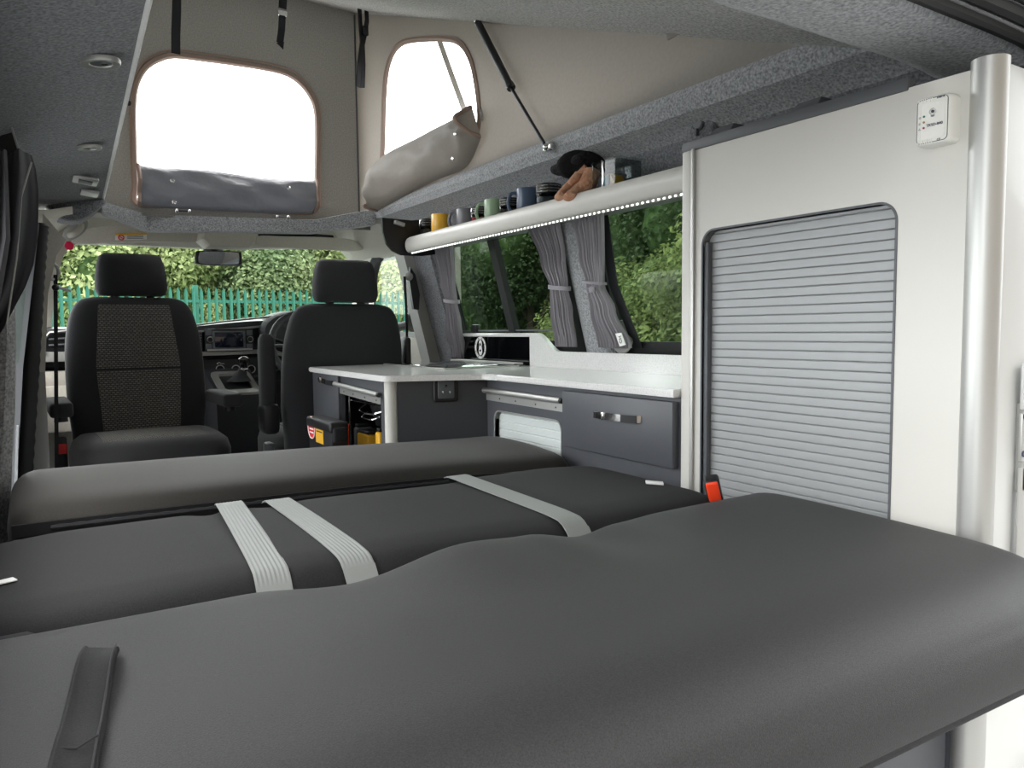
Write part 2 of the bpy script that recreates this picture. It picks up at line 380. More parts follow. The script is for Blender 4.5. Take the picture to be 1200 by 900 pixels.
# raised tailgate, added out of view to shade the rear of the bed
w = MB(); w.prism([(-.25, .50, 1.50), (-.25, -.35, 1.86), (-.25, -.62, 1.80), (-.25, -.64, 1.84), (-.25, -.34, 1.93), (-.25, .50, 1.56)], (2.1, 0, 0)); struct(w, 'door_3', 'beige')
def plate(px, Y, m, name, th=.03, **k):
    return struct(MB().prism([at(x, y, Y=Y) for x, y in px], (0, th, 0)), name, m, **k)
w = MB(); pts = [at(47, 262, Y=2.70), at(42, 330, Y=2.70), at(36, 430, Y=2.70), at(29, 540, Y=2.70), at(23, 640, Y=2.70)]
pts = smooth_loop(pts, 14, False); w.tube(pts, [.022+.0025*(i % 2) for i in range(len(pts))], 12); struct(w, 'trim_8', 'rubber')
door = struct(MB().prism([at(x, y, Y=2.60) for x, y in [(40, 255), (46, 262), (27, 430), (16, 640), (-12, 640), (-8, 430), (6, 255)]], (0, .03, 0)), 'door_1', 'trim_grey')
MB().prism([at(x, y, Y=2.595) for x, y in [(30, 262), (37, 268), (22, 425), (12, 425), (18, 330)]], (0, .004, 0)).build('pane', 'glassclear', door)
MB().prism([at(x, y, Y=2.59) for x, y in [(19, 498), (22, 498), (20, 590), (16, 590)]], (0, .004, 0)).build('striker', 'chrome', door)
plate([(50, 250), (78, 282), (66, 300), (56, 345), (53, 436), (37, 436), (43, 340), (47, 290)], 2.84, 'beige', 'trim_9')
plate([(37, 436), (53, 436), (63, 640), (31, 640)], 2.83, 'greyplastic', 'trim_10')
w = MB(); w.loft([[at(x, y, Y=1.95+d) for x, d in ((-60, .10), (-60, 0), (l, -.02), (r_, 0), (r_+1, .08))] for y, l, r_ in ((330, 8, 16), (400, 8, 18), (480, 5, 17), (560, 0, 13), (660, -6, 8))]); struct(w, 'trim_11', 'carpet')
plate([(-40, 60), (0, 95), (21, 172), (24, 190), (-40, 190)], 2.10, 'rubber', 'window_3')
struct(MB().tube([at(1, 100, Y=2.05), at(10, 138, Y=2.05), at(22, 176, Y=2.05)], .0025, 6), 'trim_12', 'greyplastic')
# ---------------------------------------------------------------- lip round the roof opening, front
zb = 1.43
lp = [at(120, 236, Z=1.44), at(172, 251, Z=zb), at(368, 258, Z=zb), at(440, 245, X=1.37)]
hh = [.045, .068, .055, .07]
w = MB(); rings = []
for i, p in enumerate(lp):
    rings.append([p+Vector((0, 0, 0)), p+Vector((0, .004, -hh[i])), p+Vector((0, .05, -hh[i]-.004)), p+Vector((0, .09, -hh[i]+.01)), p+Vector((0, .09, .0)), p+Vector((0, .03, .004))])
w.loft(rings, ang if False else True); struct(w, 'trim_13', 'carpet', ang=20)
# ---------------------------------------------------------------- tent canvas
YC = 3.56
def tent_front():
    px = [(158, 215), (156, 160), (156, 118), (160, 96), (170, 79), (186, 69), (205, 65), (240, 69), (290, 76), (330, 84), (350, 95), (364, 112), (371, 132), (372, 170), (371, 215), (369, 246), (330, 247), (250, 243), (200, 240), (160, 238)]
    inner = smooth_loop([at(x, y, Y=YC) for x, y in px], 4)
    l2 = [(p.x, p.z) for p in inner]; o2 = rect_for(l2, .12, 1.43, 1.42, 2.50)
    outer = [(x, YC, z) for x, z in o2]
    t = thing('tent_front_panel', 'grey woven front panel of the raised roof tent with a wide clear window', 'tent panel', (.8, YC, 1.36))
    w = MB().holed(inner, outer, (0, .004, 0)); w.build('canvas', 'canvas_front', t)
    MB().tube(inner[:]+[inner[0]], .014, 6, cap=False).build('zip_piping', 'piping', t)
    MB().tube([p*1.0+Vector((0, -.012, 0)) for p in [Vector((q.x+(q.x-.75)*.03, q.y, q.z+(q.z-1.75)*.05)) for q in inner[6:60]]], .004, 6).build('zip_piping', 'piping', t)
    MB().prism([p+Vector((0, .006, 0)) for p in inner], (0, .001, 0)).build('window_film', 'film', t)
    # rolled down flap
    top = [(161, 194), (200, 198), (240, 200), (290, 207), (330, 211), (369, 212)]; bot = [(163, 241), (200, 244), (240, 246), (290, 249), (330, 251), (368, 250)]
    rows = []
    for k in range(31):
        s_ = k/30; x = s_*5; i = min(4, int(x)); f = x-i
        a = at(top[i][0]*(1-f)+top[i+1][0]*f, top[i][1]*(1-f)+top[i+1][1]*f, Y=YC-.02); b = at(bot[i][0]*(1-f)+bot[i+1][0]*f, bot[i][1]*(1-f)+bot[i+1][1]*f, Y=YC-.02)
        row = []
        for j in range(11):
            u = j/10; p = a.lerp(b, u)
            p.y -= .055*sin(pi*min(1, u*.95+.05))**.6+.014*sin(9*s_+7*u)*sin(pi*u)+.010*sin(23*s_-11*u)*sin(pi*u); row.append(p)
        rows.append(row)
    fl = MB().sheet(rows, .004, (0, -1, 0)).build('rolled_flap', 'flap_film', t, ang=70)
    for s_, q in ((0, rows[0]), (1, rows[-1])): MB().tube([p+Vector((0, -.004, 0)) for p in q], .008, 8).build('zip_piping', 'piping', t)
    for x, y in ((202, 212), (338, 220), (204, 237)):
        p = at(x, y, Y=YC-.085); MB().lathe([(.004, 0), (.009, .001), (.009, .004), (.004, .006)], p, (0, -1, 0), 12).build('snap_stud', 'chrome', t)
tent_front()
XC = 1.375
def tent_side():
    px = [(443, 236), (447, 200), (449, 160), (450, 118), (453, 85), (460, 63), (472, 50), (495, 46), (525, 46), (541, 52), (552, 70), (558, 95), (562, 128), (561, 150), (553, 172), (530, 188), (490, 210), (460, 229)]
    inner = smooth_loop([at(x, y, X=XC) for x, y in px], 4)
    l2 = [(p.y, p.z) for p in inner]
    # outer loop: the tapering triangle of the tent side
    cx = sum(a for a, b in l2)/len(l2); cz = sum(b for a, b in l2)/len(l2); out = []
    for a, b in l2:
        d = Vector((a-cx, b-cz)).normalized(); t = 9
        if d.x > 1e-6: t = min(t, (YC-cx)/d.x)
        if d.y < -1e-6: t = min(t, (1.49-cz)/d.y)
        den = d.y-.375*d.x
        if den > 1e-6: t = min(t, (RZ(cx)-cz)/den)
        out.append(Vector((cx+d.x*t, cz+d.y*t)))
    i0 = min(range(len(out)), key=lambda k: out[k].x)
    for c in ((YC, 1.49), (YC, RZ(YC)), ):
        i = min(range(len(out)), key=lambda k: hypot(out[k].x-c[0], out[k].y-c[1])); out[i] = Vector(c)
    # rear apex of the triangle
    i = min(range(len(out)), key=lambda k: out[k].x); out[i] = Vector((.92, 1.49))
    t = thing('tent_side_panel', 'smooth taupe side panel of the raised roof tent above the mug shelf', 'tent panel', (XC, 2.6, 1.49))
    w = MB().holed(inner, [(XC, a, b) for a, b in out], (.004, 0, 0)); w.build('canvas', 'canvas', t)
    vis = inner[:60]
    MB().tube(inner[0:58], .012, 6).build('zip_piping', 'piping', t)
    MB().prism([p+Vector((.006, 0, 0)) for p in inner], (.001, 0, 0)).build('window_film', 'film', t)
    MB().ribbon([at(515, 48, X=XC+.03), at(530, 90, X=XC+.03), at(546, 134, X=XC+.03), at(556, 160, X=XC+.03)], .035, .003, (0, 1, 0)).build('window_band', 'canvas', t)  # plain band behind the window film
    # rolled flap below the window
    top = [at(444, 240, X=XC-.01), at(446, 192, X=XC-.01), at(500, 160, X=XC-.01), at(545, 137, X=XC-.01), at(560, 127, X=XC-.01)]
    bot = [at(443, 247, X=XC-.015), at(452, 241, X=XC-.015), at(508, 212, X=XC-.015), at(545, 196, X=XC-.015), at(563, 160, X=XC-.015)]
    rows = []
    top = smooth_loop(top, 8, False); bot = smooth_loop(bot, 8, False)
    for k, (a, b) in enumerate(zip(top, bot)):
        s_ = k/(len(top)-1); row = []
        for j in range(13):
            u = j/12; p = a.lerp(b, u); p.x -= .085*sin(pi*min(1, u*.96+.04))**.6*(.75+.25*min(1, s_*4))+.010*sin(16*s_+7*u)*sin(pi*u)+.007*sin(37*s_-9*u)*sin(pi*u); row.append(p)
        rows.append(row)
    MB().sheet(rows, .004, (-1, 0, 0)).build('rolled_flap', 'flap', t, ang=70)
    MB().tube([p+Vector((-.003, 0, 0)) for p in rows[0]], .007, 8).build('zip_piping', 'piping', t)
    e = rows[-1]; MB().tube([p+Vector((-.003, 0, 0)) for p in e], .008, 8).build('zip_piping', 'piping', t)
    MB().prism([p+Vector((0, -.002, 0)) for p in e], (0, .004, 0)).build('flap_end', 'canvas', t)
    for x, y in ((531, 186), (534, 157)): MB().lathe([(.003, 0), (.008, .001), (.008, .004), (.003, .006)], at(x, y, X=XC-.10), (-1, 0, 0), 12).build('snap_stud', 'chrome', t)
    MB().tube([at(564, 128, X=XC-.012), at(565, 142, X=XC-.012)], .006, 8).build('zip_slider', 'chrome', t)
tent_side()
# other canvas faces that close the tent (left side, and the seam corner)
t = thing('tent_side_panel', 'taupe side panel of the roof tent above the left roof edge', 'tent panel', (.13, 2.6, 1.49))
hl = rrect(2.30, 3.25, 1.60, 1.92, .08, 6); ol = []
for y, z in hl:
    dy, dz = y-2.78, z-1.76; q = Vector((dy, dz)).normalized(); tt = 9
    if q.x > 1e-6: tt = min(tt, (YC-2.78)/q.x)
    if q.y < -1e-6: tt = min(tt, (1.49-1.76)/q.y)
    if q.y-.375*q.x > 1e-6: tt = min(tt, (RZ(2.78)-1.76)/(q.y-.375*q.x))
    ol.append([2.78+q.x*tt, 1.76+q.y*tt])
for c in ((YC, 1.49), (YC, RZ(YC)), (.80, 1.46)):
    i = min(range(len(ol)), key=lambda k: hypot(ol[k][0]-c[0], ol[k][1]-c[1])); ol[i] = list(c)
MB().holed([(.13, y, z) for y, z in hl], [(.13, y, z) for y, z in ol], (.004, 0, 0)).build('canvas', 'canvas', t); MB().prism([(.128, y, z) for y, z in hl], (.001, 0, 0)).build('window_film', 'film', t)
struct(MB().tube([(XC-.004, YC-.004, 1.46), (XC-.004, YC-.004, 2.44)], .004, 6), 'trim_14', 'trim_grey')
# ---------------------------------------------------------------- hanging straps and gas strut
def hang(px, Y, w_, label, part=None):
    t = MB().ribbon([at(x, y, Y=Y) for x, y in px], w_, .003, (1, 0, -.05))
    return t
o = hang([(207, -45), (207, -20), (207, 10), (206, 40), (206, 63)], 3.25, .033, '').build('webbing_strap', 'strap', org=at(207, 0, Y=3.25))
tag(o, 'long black strap hanging straight down to the top edge of the front tent window', 'strap')
t = thing('webbing_strap', 'short black strap with a silver buckle and an angled cut end', 'strap', at(330, 0, Y=3.2))
hang([(332, -40), (332, -10), (331, 10)], 3.2, .032, '').build('webbing', 'strap', t)
hang([(331, 14), (330, 35), (328, 50)], 3.2, .028, '').build('strap_tail', 'strap', t)
MB().prism([at(324, 50, Y=3.2), at(333, 49, Y=3.2), at(332, 58, Y=3.2)], (0, .003, 0)).build('strap_tail', 'strap', t)
p = at(331, 16, Y=3.2); MB().box(p.x-.019, p.x+.019, p.y-.008, p.y+.008, p.z-.011, p.z+.011, .004).build('buckle', 'chrome', t)
t = thing('webbing_strap', 'looped black strap with a sliding buckle hanging at the corner of the tent', 'strap', at(424, 0, Y=3.2))
hang([(420, -40), (420, 2), (421, 9)], 3.2, .03, '').build('webbing', 'strap', t)
hang([(430, -40), (430, 2), (430, 9)], 3.2, .03, '').build('webbing', 'strap', t)
MB().ribbon([at(421, 6, Y=3.2), at(422, 25, Y=3.2), at(424, 50, Y=3.2), at(421, 75, Y=3.2), at(420, 102, Y=3.2), at(425, 102, Y=3.215), at(426, 75, Y=3.215), at(425, 52, Y=3.215), at(428, 38, Y=3.215), at(430, 24, Y=3.215), at(429, 6, Y=3.215)], .026, .003, (1, .6, 0)).build('strap_loop', 'strap', t)
p = at(428, 36, Y=3.2); MB().box(p.x-.014, p.x+.014, p.y-.006, p.y+.01, p.z-.02, p.z+.02, .004).build('slide_buckle', 'black', t)
t = thing('gas_strut', 'black gas strut between the sloping roof and its side rail', 'gas strut', at(640, 175, X=1.345))
a, b, c = at(559, 24, X=1.345), at(598, 101, X=1.345), at(640, 172, X=1.345)
MB().tube([a.lerp(b, .03), b], .0125, 16).build('cylinder', 'black', t); MB().tube([b, c], .0055, 12).build('piston_rod', 'black', t)
MB().tube([b.lerp(a, .03), b.lerp(c, .03)], .015, 16).build('end_collar', 'black', t)
for q, d in ((a, 1), (c, -1)):
    MB().ball(q, .011).ball(q+Vector((.012, .012*d, -.01*d)), .009).box(q.x, q.x+.022, q.y-.02, q.y+.02, q.z-.012, q.z+.012, .004).build('ball_bracket', 'chrome', t)
# little tab and hook
tag(MB().prism([at(780, 33, X=1.34), at(806, 34, X=1.34), at(782, 47, X=1.34)], (.004, 0, 0)).build('fabric_tab', 'flap', org=at(780, 33, X=1.34)), 'small grey triangular fabric tab below the roof edge', 'fabric tab')
t = thing('hook', 'small black ball hook on a cord at the pale left roof edge', 'hook', at(151, 120, Y=2.0))
MB().tube([at(150, 100, Y=2.0), at(152, 112, Y=2.0), at(151, 122, Y=2.0)], .0018, 6).build('cord', 'webbing', t); MB().ball(at(151, 121, Y=2.0), .006).build('ball', 'black', t)
# two little bar fasteners on the front lip
for x0, x1, y, lb in ((207, 222, 247, 'small chrome bar stud on the front lip below the window, nearer the left seat'), (325, 338, 254, 'small chrome bar stud on the front lip, nearer the tent corner')):
    a = at(x0, y, Y=3.42); b = at(x1, y+.5, Y=3.36 if x0 > 300 else 3.42); t = thing('bar_stud', lb, 'stud', a)
    MB().tube([a, b], .0025, 8).build('bar', 'black', t)
    for q in (a, b): MB().ball(q, .008, 10, 6).build('stud', 'chrome', t)
# fittings on the left roof slab
def onslab(px, py, Z): return at(px, py, Z=Z)
SN = Vector((.12, 0, -1)).normalized()
for (x, y, r_, lb) in ((118, 73, .034, 'round recessed spotlight in the dark left roof panel, nearer the camera'), (105, 173, .030, 'round recessed spotlight in the dark left roof panel, farther away')):
    p = onslab(x, y, 1.422); t = thing('spotlight', lb, 'light', p, 'spotlights in the left roof panel')
    MB().lathe([(r_*.55, .002), (r_*.6, .004), (r_*.95, .005), (r_, .001), (r_, -.004)], p, SN, 28, cap=False).build('bezel', 'alu', t)
    MB().lathe([(.0005, .0015), (r_*.6, .002)], p, SN, 20, cap=False).build('lens', 'trim_grey', t)
    MB().lathe([(.001, .003), (.006, .003), (.006, 0)], p+Vector((.006, 0, 0)), SN, 12, cap=False).build('lamp_bulb', 'chrome', t)
p = onslab(100, 211, 1.42); t = thing('roof_light', 'small rectangular touch light in the left roof panel', 'light', p)
MB().box(p.x-.036, p.x+.036, p.y-.055, p.y+.055, p.z-.006, p.z+.004, .004, rot=(0, .12, 0)).build('body', 'alu', t); MB().box(p.x-.02, p.x+.02, p.y-.03, p.y+.03, p.z-.009, p.z-.004, .002, rot=(0, .12, 0)).build('lens', 'trim_grey', t)
p = onslab(105, 226, 1.425); o = MB().box(p.x-.028, p.x+.028, p.y-.05, p.y+.05, p.z-.006, p.z+.004, .004, rot=(0, .12, 0)).build('roof_light', 'alu', org=p); tag(o, 'narrow metal fitting at the front end of the left roof panel', 'light')
# ================================================================ THE CAB
# windscreen surround: header and both front pillars in one moulding
px = [(61, 392), (62, 366), (65, 340), (71, 311), (77, 296), (90, 286), (130, 286), (200, 289), (255, 291), (320, 291), (380, 291), (412, 294), (424, 303), (430, 325), (433, 350), (434, 400), (434, 440), (300, 450), (150, 450), (61, 440)]
YF = 4.12
def fy(x): return YF+.22*(1-((x-250)/190)**2)-.1
inner = []
for x, y in px: inner.append(at(x, y, Y=fy(x)))
inner = smooth_loop(inner, 3)
o2 = rect_for([(p.x, p.z) for p in inner], -.06, 1.59, .2, 1.50)
w = MB(); outer = [Vector((x, inner[i].y-.10, z)) for i, (x, z) in enumerate(o2)]
w.holed(inner, outer, (0, .06, 0)); scr = struct(w, 'trim_15', 'beige', ang=50)
g = MB().prism([Vector((p.x, p.y+.03+.45*(1.34-p.z), p.z)) for p in inner], (0, .004, 0)); struct(g, 'window_4', 'glassclear')
# cab roof lining
w = MB(); rows = []
for i in range(15):
    s_ = i/14; x = -.05+1.72*s_; yb = interp(x, [(-.05, 3.1), (.2, 3.42), (.27, 3.48), (.44, 3.62), (1.12, 3.50), (1.38, 3.38), (1.6, 3.1)])
    edgez = interp(x, [(.0, 1.31), (.15, 1.39), (.25, 1.415), (.42, 1.40), (1.1, 1.41), (1.37, 1.44), (1.6, 1.31)])
    rows.append([Vector((x, yb+(4.2-yb)*u, edgez+(1.475-edgez)*sin(u*pi/2) if .1 < x < 1.5 else edgez)) for u in [k/8 for k in range(9)]])
w.sheet(rows, -.03, (0, 0, 1)); struct(w, 'ceiling_front', 'beige', ang=60)
# blocks above the cab lining close the shell in front of the roof tent
struct(MB().box(-.1, 1.75, 3.62, 4.3, 1.47, 1.50), 'trim_16', 'white_gloss')
# grab handle
t = thing('grab_handle', 'oval stone coloured grab handle beside the top of the left windscreen pillar', 'handle', at(88, 270, Y=3.55))
a, b = at(81, 276, Y=3.55), at(96, 262, Y=3.6); MB().tube(smooth_loop([a, a.lerp(b, .3)+Vector((.005, -.03, -.01)), a.lerp(b, .7)+Vector((.005, -.03, -.01)), b], 6, False), .012, 12).build('grip', 'beige', t)
MB().ball(a.lerp(b, .5)+Vector((0, .01, 0)), (.06, .012, .028), q=Euler((0, -.75, 0)).to_matrix()).build('recess', 'greyplastic', t)
# sun visors
def visor(pts, Y0, Y1, m='beige'):
    rr = smooth_loop([at(x, y, Y=Y0) for x, y in pts], 4); n = len(rr); c = sum(rr, Vector())/n
    w = MB(); w.loft([[c+(p-c)*k+Vector((0, d, 0)) for p in rr] for k, d in ((.93, -.012), (.985, -.009), (1, 0), (.985, .009), (.93, .012))]); return w
t = thing('sun_visor', 'stone coloured sun visor with a warning sticker, folded above the left seat', 'sun visor', at(160, 275, Y=3.98), 'sun visors')
visor([(84, 281), (96, 271), (120, 265), (170, 263), (226, 264), (231, 269), (231, 280), (227, 284), (160, 284), (95, 286)], 3.98, 4).build('visor_board', 'beige', t)
a, b, c, d = [at(x, y, Y=3.96) for x, y in ((135, 275.5), (172, 274.5), (172, 280.5), (135, 281.5))]
lb = MB().prism([a, b, c, d], (0, .002, 0)).build('warning_label', 'white_paper', t)
a2, b2, c2, d2 = [at(x, y, Y=3.958) for x, y in ((135, 273.5), (172, 272.7), (172, 274.8), (135, 275.8))]; MB().prism([a2, b2, c2, d2], (0, .002, 0)).build('label_band', 'yellow', lb)
MB().torus(at(142, 278.3, Y=3.957), .011, .0022, (0, 1, 0), 20, 5).tube([at(139.5, 276.5, Y=3.957), at(144.5, 280, Y=3.957)], .0015, 5).build('prohibition_symbol', 'red', lb)
for k in range(3): MB().tube([at(149, 276.5+k*1.6, Y=3.957), at(168, 276.1+k*1.6, Y=3.957)], .0011, 5).build('printed_line', 'ink', lb)
t = thing('sun_visor', 'stone coloured sun visor above the right seat, tucked under a dark gap', 'sun visor', at(360, 283, Y=3.9), 'sun visors')
visor([(302, 277), (330, 277), (380, 278), (412, 281), (424, 287), (421, 294), (380, 293), (320, 290), (302, 289)], 3.88, 3.9).build('visor_board', 'beige', t)
MB().tube([at(303, 273, Y=3.93), at(345, 276, Y=3.93), at(390, 279, Y=3.93)], .016, 10).build('visor_gap', 'black', t)  # black tube put in for the dark shaded gap above the visor
# overhead console
t = thing('overhead_console', 'stone coloured roof console with a flat panel between the sun visors', 'console', at(268, 265, Y=3.9))
rr = [at(x, y, Y=3.9) for x, y in ((237, 259), (303, 261), (300, 284), (293, 291), (244, 289), (234, 281))]
cc = sum(rr, Vector())/6; MB().loft([[cc+(p-cc)*k+Vector((0, d, 0)) for p in rr] for k, d in ((.9, -.03), (.97, -.022), (1, 0), (1.03, .10))]).build('housing', 'beige', t)
rr = [at(x, y, Y=3.868) for x, y in ((252, 267), (290, 268), (289, 281), (251, 280))]; MB().prism(rr, (0, .004, 0)).build('panel', 'beige', t); 
# interior mirror
t = thing('rear_view_mirror', 'black framed rear view mirror hanging from the windscreen', 'mirror', at(256, 303, Y=3.95))
loop = smooth_loop([at(x, y, Y=3.95) for x, y in ((229, 297), (233, 294), (256, 294), (279, 295), (283, 298), (283, 308), (280, 311.5), (256, 311.5), (232, 310), (228, 306))], 3)
c = sum(loop, Vector())/len(loop)
MB().loft([[c+(p-c)*k+Vector((0, d, 0)) for p in loop] for k, d in ((.94, -.012), (1, -.006), (1, .004), (.8, .02))]).build('frame', 'black', t)
MB().prism([c+(p-c)*.86+Vector((0, -.0135, 0)) for p in loop], (0, .002, 0)).build('mirror_glass', 'mirror', t)
MB().tube([c+Vector((0, .02, 0)), c+Vector((0, .07, .03)), c+Vector((0, .16, .09))], .014, 10).build('stem', 'black', t)
MB().ball(c+Vector((0, .13, .06)), (.05, .03, .04)).build('sensor_housing', 'trim_grey', t)
# red round sticker
o = MB().lathe([(.016, 0), (.019, .002), (.016, .004)], at(81, 288, Y=3.98), (.2, -1, 0), 20).build('air_freshener', 'pink', org=at(80, 291, Y=4.0)); tag(o, 'bright pinkish red round tag by the top left windscreen corner', 'tag')
# ---------------------------------------------------------------- dashboard
t = dash = thing('dashboard', 'dark dashboard with pale trim strips, radio display and round heater dials', 'dashboard', (.8, 4.2, 0))
w = MB(); rings = []
for i in range(41):
    x = -.03+1.66*i/40; b = interp(x, [(.5, .0), (1.0, .035), (1.22, .085), (1.45, .06), (1.65, .02)]); q = .05*(1-((x-.8)/.8)**2)
    rings.append([Vector((x, y-(.12-q if y < 4.5 else 0)*0+(.0 if y > 4.5 else -q*.3), z)) for y, z in [(3.97, .775), (3.965, .84), (3.955, .90), (3.93, .925+b), (3.94, .945+b), (4.02, .955+b), (4.3, .95+b*.6), (4.75, .93), (4.75, .5), (4.2, .3), (4.12, .60), (4.04, .72)]])
w.loft(rings); w.build('dash_body', 'dash', t, ang=40)
# reflected highlight along the dash top edge, modelled as a pale strip
MB().tube([at(x, y, Y=3.92) for x, y in ((58, 389), (120, 388), (180, 386), (222, 382), (260, 377), (310, 372), (345, 366), (368, 362))], .005, 8).build('top_edge_highlight', 'dash_trim', t)
MB().loft([[at(x, y+d, Y=3.90+e) for d, e in ((-2.6, .02), (-2.2, 0), (2.2, 0), (2.6, .02))] for x, y in ((160, 416), (225, 415), (262, 414), (300, 412), (318, 411), (330, 415), (345, 421))]).build('decor_strip', 'dash_trim', t)
MB().loft([[at(x, y+d, Y=3.91) for d in (-1.2, 1.2)]+[at(x, y+1.2, Y=3.93), at(x, y-1.2, Y=3.93)] for x, y in ((224, 389), (255, 386.5), (290, 384), (310, 382))]).build('upper_strip', 'dash_trim', t)
# radio
def rect_at(x0, y0, x1, y1, Y, th, m, name, par, bev=.0, dy=0):
    a, b = at(x0, y0, Y=Y), at(x1, y1, Y=Y); return MB().box(min(a.x, b.x), max(a.x, b.x), Y, Y+th, min(a.z, b.z), max(a.z, b.z), bev).build(name, m, par)
rd = rect_at(240, 385.5, 297, 411, 3.895, .06, 'black', 'radio', t, .004)
rect_at(249, 388, 288, 408.5, 3.889, .008, 'trim_grey', 'screen_bezel', rd, .002)
rect_at(251.5, 389.5, 285.5, 406.5, 3.885, .006, 'screen', 'screen', rd, .001)
for x, y in ((246.5, 398), (293.5, 397.5)):
    MB().lathe([(.001, 0), (.010, 0), (.012, -.006), (.012, -.012)], at(x, y, Y=3.88), (0, -1, 0), 18).build('radio_knob', 'black', rd); MB().torus(at(x, y, Y=3.889), .013, .0022, (0, 1, 0), 20, 6).build('knob_ring', 'alu', rd)
for x0, x1 in ((241.5, 248.5), (289, 296)):
    for y0, y1 in ((387, 393), (403, 409)): rect_at(x0, y0, x1, y1, 3.890, .006, 'trim_grey', 'radio_button', rd, .001)
rect_at(243, 409.3, 296, 410.3, 3.889, .006, 'alu', 'chrome_line', rd)
v = rect_at(226, 388, 238, 412, 3.91, .05, 'black', 'air_vent', t, .003)
for k in range(7): rect_at(227.5, 389.2+k*3.1, 236.5, 390.4+k*3.1, 3.902, .012, 'trim_grey', 'vent_slat', v)
v = MB().loft([[at(x, y, Y=Y) for x, y in ((52, 398), (58, 391), (88, 389), (100, 389), (100, 411), (60, 412), (53, 407))] for Y in (3.90, 3.96)]).build('air_vent', 'black', t)
for k in range(2): MB().tube([at(57, 398+k*7, Y=3.895), at(85, 396+k*7, Y=3.895)], .005, 8).build('vent_slat', 'trim_grey', v)
MB().tube([at(52, 412, Y=3.885), at(52, 397, Y=3.885), at(58, 390, Y=3.885), at(84, 387.5, Y=3.885)], .006, 8).build('vent_trim', 'dash_trim', v)
rect_at(30, 413, 110, 423, 3.90, .05, 'greyplastic', 'decor_strip', t, .004)
rect_at(30, 436, 120, 452, 3.93, .08, 'beige', 'glovebox_upper', t, .01)
gl = rect_at(30, 453, 130, 503, 3.925, .08, 'beige', 'glovebox_lid', t, .012)
# heater panel
rect_at(222, 421, 330, 446, 3.93, .06, 'black', 'heater_panel', t, .008)
for x in (258, 276.5, 294.5):
    k = MB().lathe([(.001, -.012), (.014, -.012), (.017, 0)], at(x, 432.5, Y=3.925), (0, -1, 0), 24).build('heater_dial', 'black', t); MB().torus(at(x, 432.5, Y=3.922), .019, .0024, (0, 1, 0), 28, 6).build('dial_ring', 'alu', k)
MB().tube([at(254, 426.5, Y=3.925), at(257, 424.5, Y=3.925), at(259, 426, Y=3.925), at(263, 426.3, Y=3.925)], .0018, 6).build('printed_symbol', 'alu', t)
MB().tube(smooth_loop([at(240, 442, Y=3.925), at(285, 441, Y=3.925), at(305, 440, Y=3.925), at(330, 432, Y=3.925)], 6, False), .0018, 6).build('seam_line', 'trim_grey', t)
# instrument binnacle
b_ = MB().loft([[Vector((1.16+.20*s_*cos(a_), y, .93+.10*s_*sin(a_))) for a_ in [2*pi*k/28 for k in range(28)]] for s_, y in ((.92, 3.86), (1, 3.88), (1.03, 4.05))]); b_.build('instrument_hood', 'dash_top', t)
# ---------------------------------------------------------------- steering wheel
t = thing('steering_wheel', 'black steering wheel half hidden behind the right seat', 'steering wheel', (1.135, 3.66, .85)); ax = Vector((0, -1, .42)).normalized()
MB().torus((1.135, 3.66, .85), .180, .0165, ax, 56, 12).build('rim', 'dash_top', t)
MB().ball((1.135, 3.68, .845), (.06, .03, .05)).build('hub', 'black', t)
for a_ in (-pi/2, 0, pi): MB().tube([Vector((1.135, 3.68, .845)), Vector((1.135+.175*cos(a_), 3.66-.03*sin(a_)*-1, .85+.165*sin(a_)))], .014, 8).build('spoke', 'black', t)
MB().tube([at(334, 402, Y=3.72), at(319, 397, Y=3.72)], .010, 10).build('indicator_stalk', 'black', t)
MB().tube([(1.135, 3.68, .845), (1.135, 3.9, .76)], .035, 12).build('steering_column', 'black', t)
# ---------------------------------------------------------------- gear console
t = thing('gear_console', 'dark gear console with silver surround and ball topped lever between the seats', 'gear lever', (.79, 3.72, 0))
cx = .795; ZG = .632
w = MB(); w.loft([[Vector((cx-a, 3.60, z)), Vector((cx+a, 3.60, z)), Vector((cx+a*1.05, 3.95, z*1.19)), Vector((cx-a*1.05, 3.95, z*1.19))] for z, a in ((0, .10), (.3, .105), (.52, .112), (.61, .112), (.632, .104))]); w.build('housing', 'dash', t, ang=25)
loop = [Vector((cx+a, 3.60+b, ZG+b*.34)) for a, b in rrect(-.09, .09, .0, .26, .03)]; hole = [Vector((cx+a, 3.60+b, ZG+.002+b*.34)) for a, b in rrect(-.062, .062, .035, .225, .02)]
MB().holed(hole, loop, (0, 0, .012)).build('surround', 'dash_trim', t)
k0 = at(280, 447, Y=3.72); k1 = at(286, 426, Y=3.70)
MB().loft([sring(k0.x+(k1.x-k0.x)*u, 3.72, .69+u*.07, r_, r_*1.1, 2.6, 20) for u, r_ in ((0, .055), (.15, .045), (.4, .028), (.8, .017), (1, .013))]).build('gaiter', 'blackm', t)
lv = MB().tube([Vector((k0.x, 3.72, .70)), k1+Vector((0, 0, -.02))], .008, 12).build('lever', 'chrome', t)
MB().lathe([(.001, -.03), (.014, -.03), (.017, -.02), (.022, 0), (.027, .012), (.024, .026), (.012, .034), (.001, .036)], k1, (-.1, -.25, 1), 22).build('knob', 'blackglass', lv)
MB().torus(k1+Vector((0, 0, -.026)), .017, .003, (0, 0, 1), 20, 6).build('collar', 'chrome', lv)
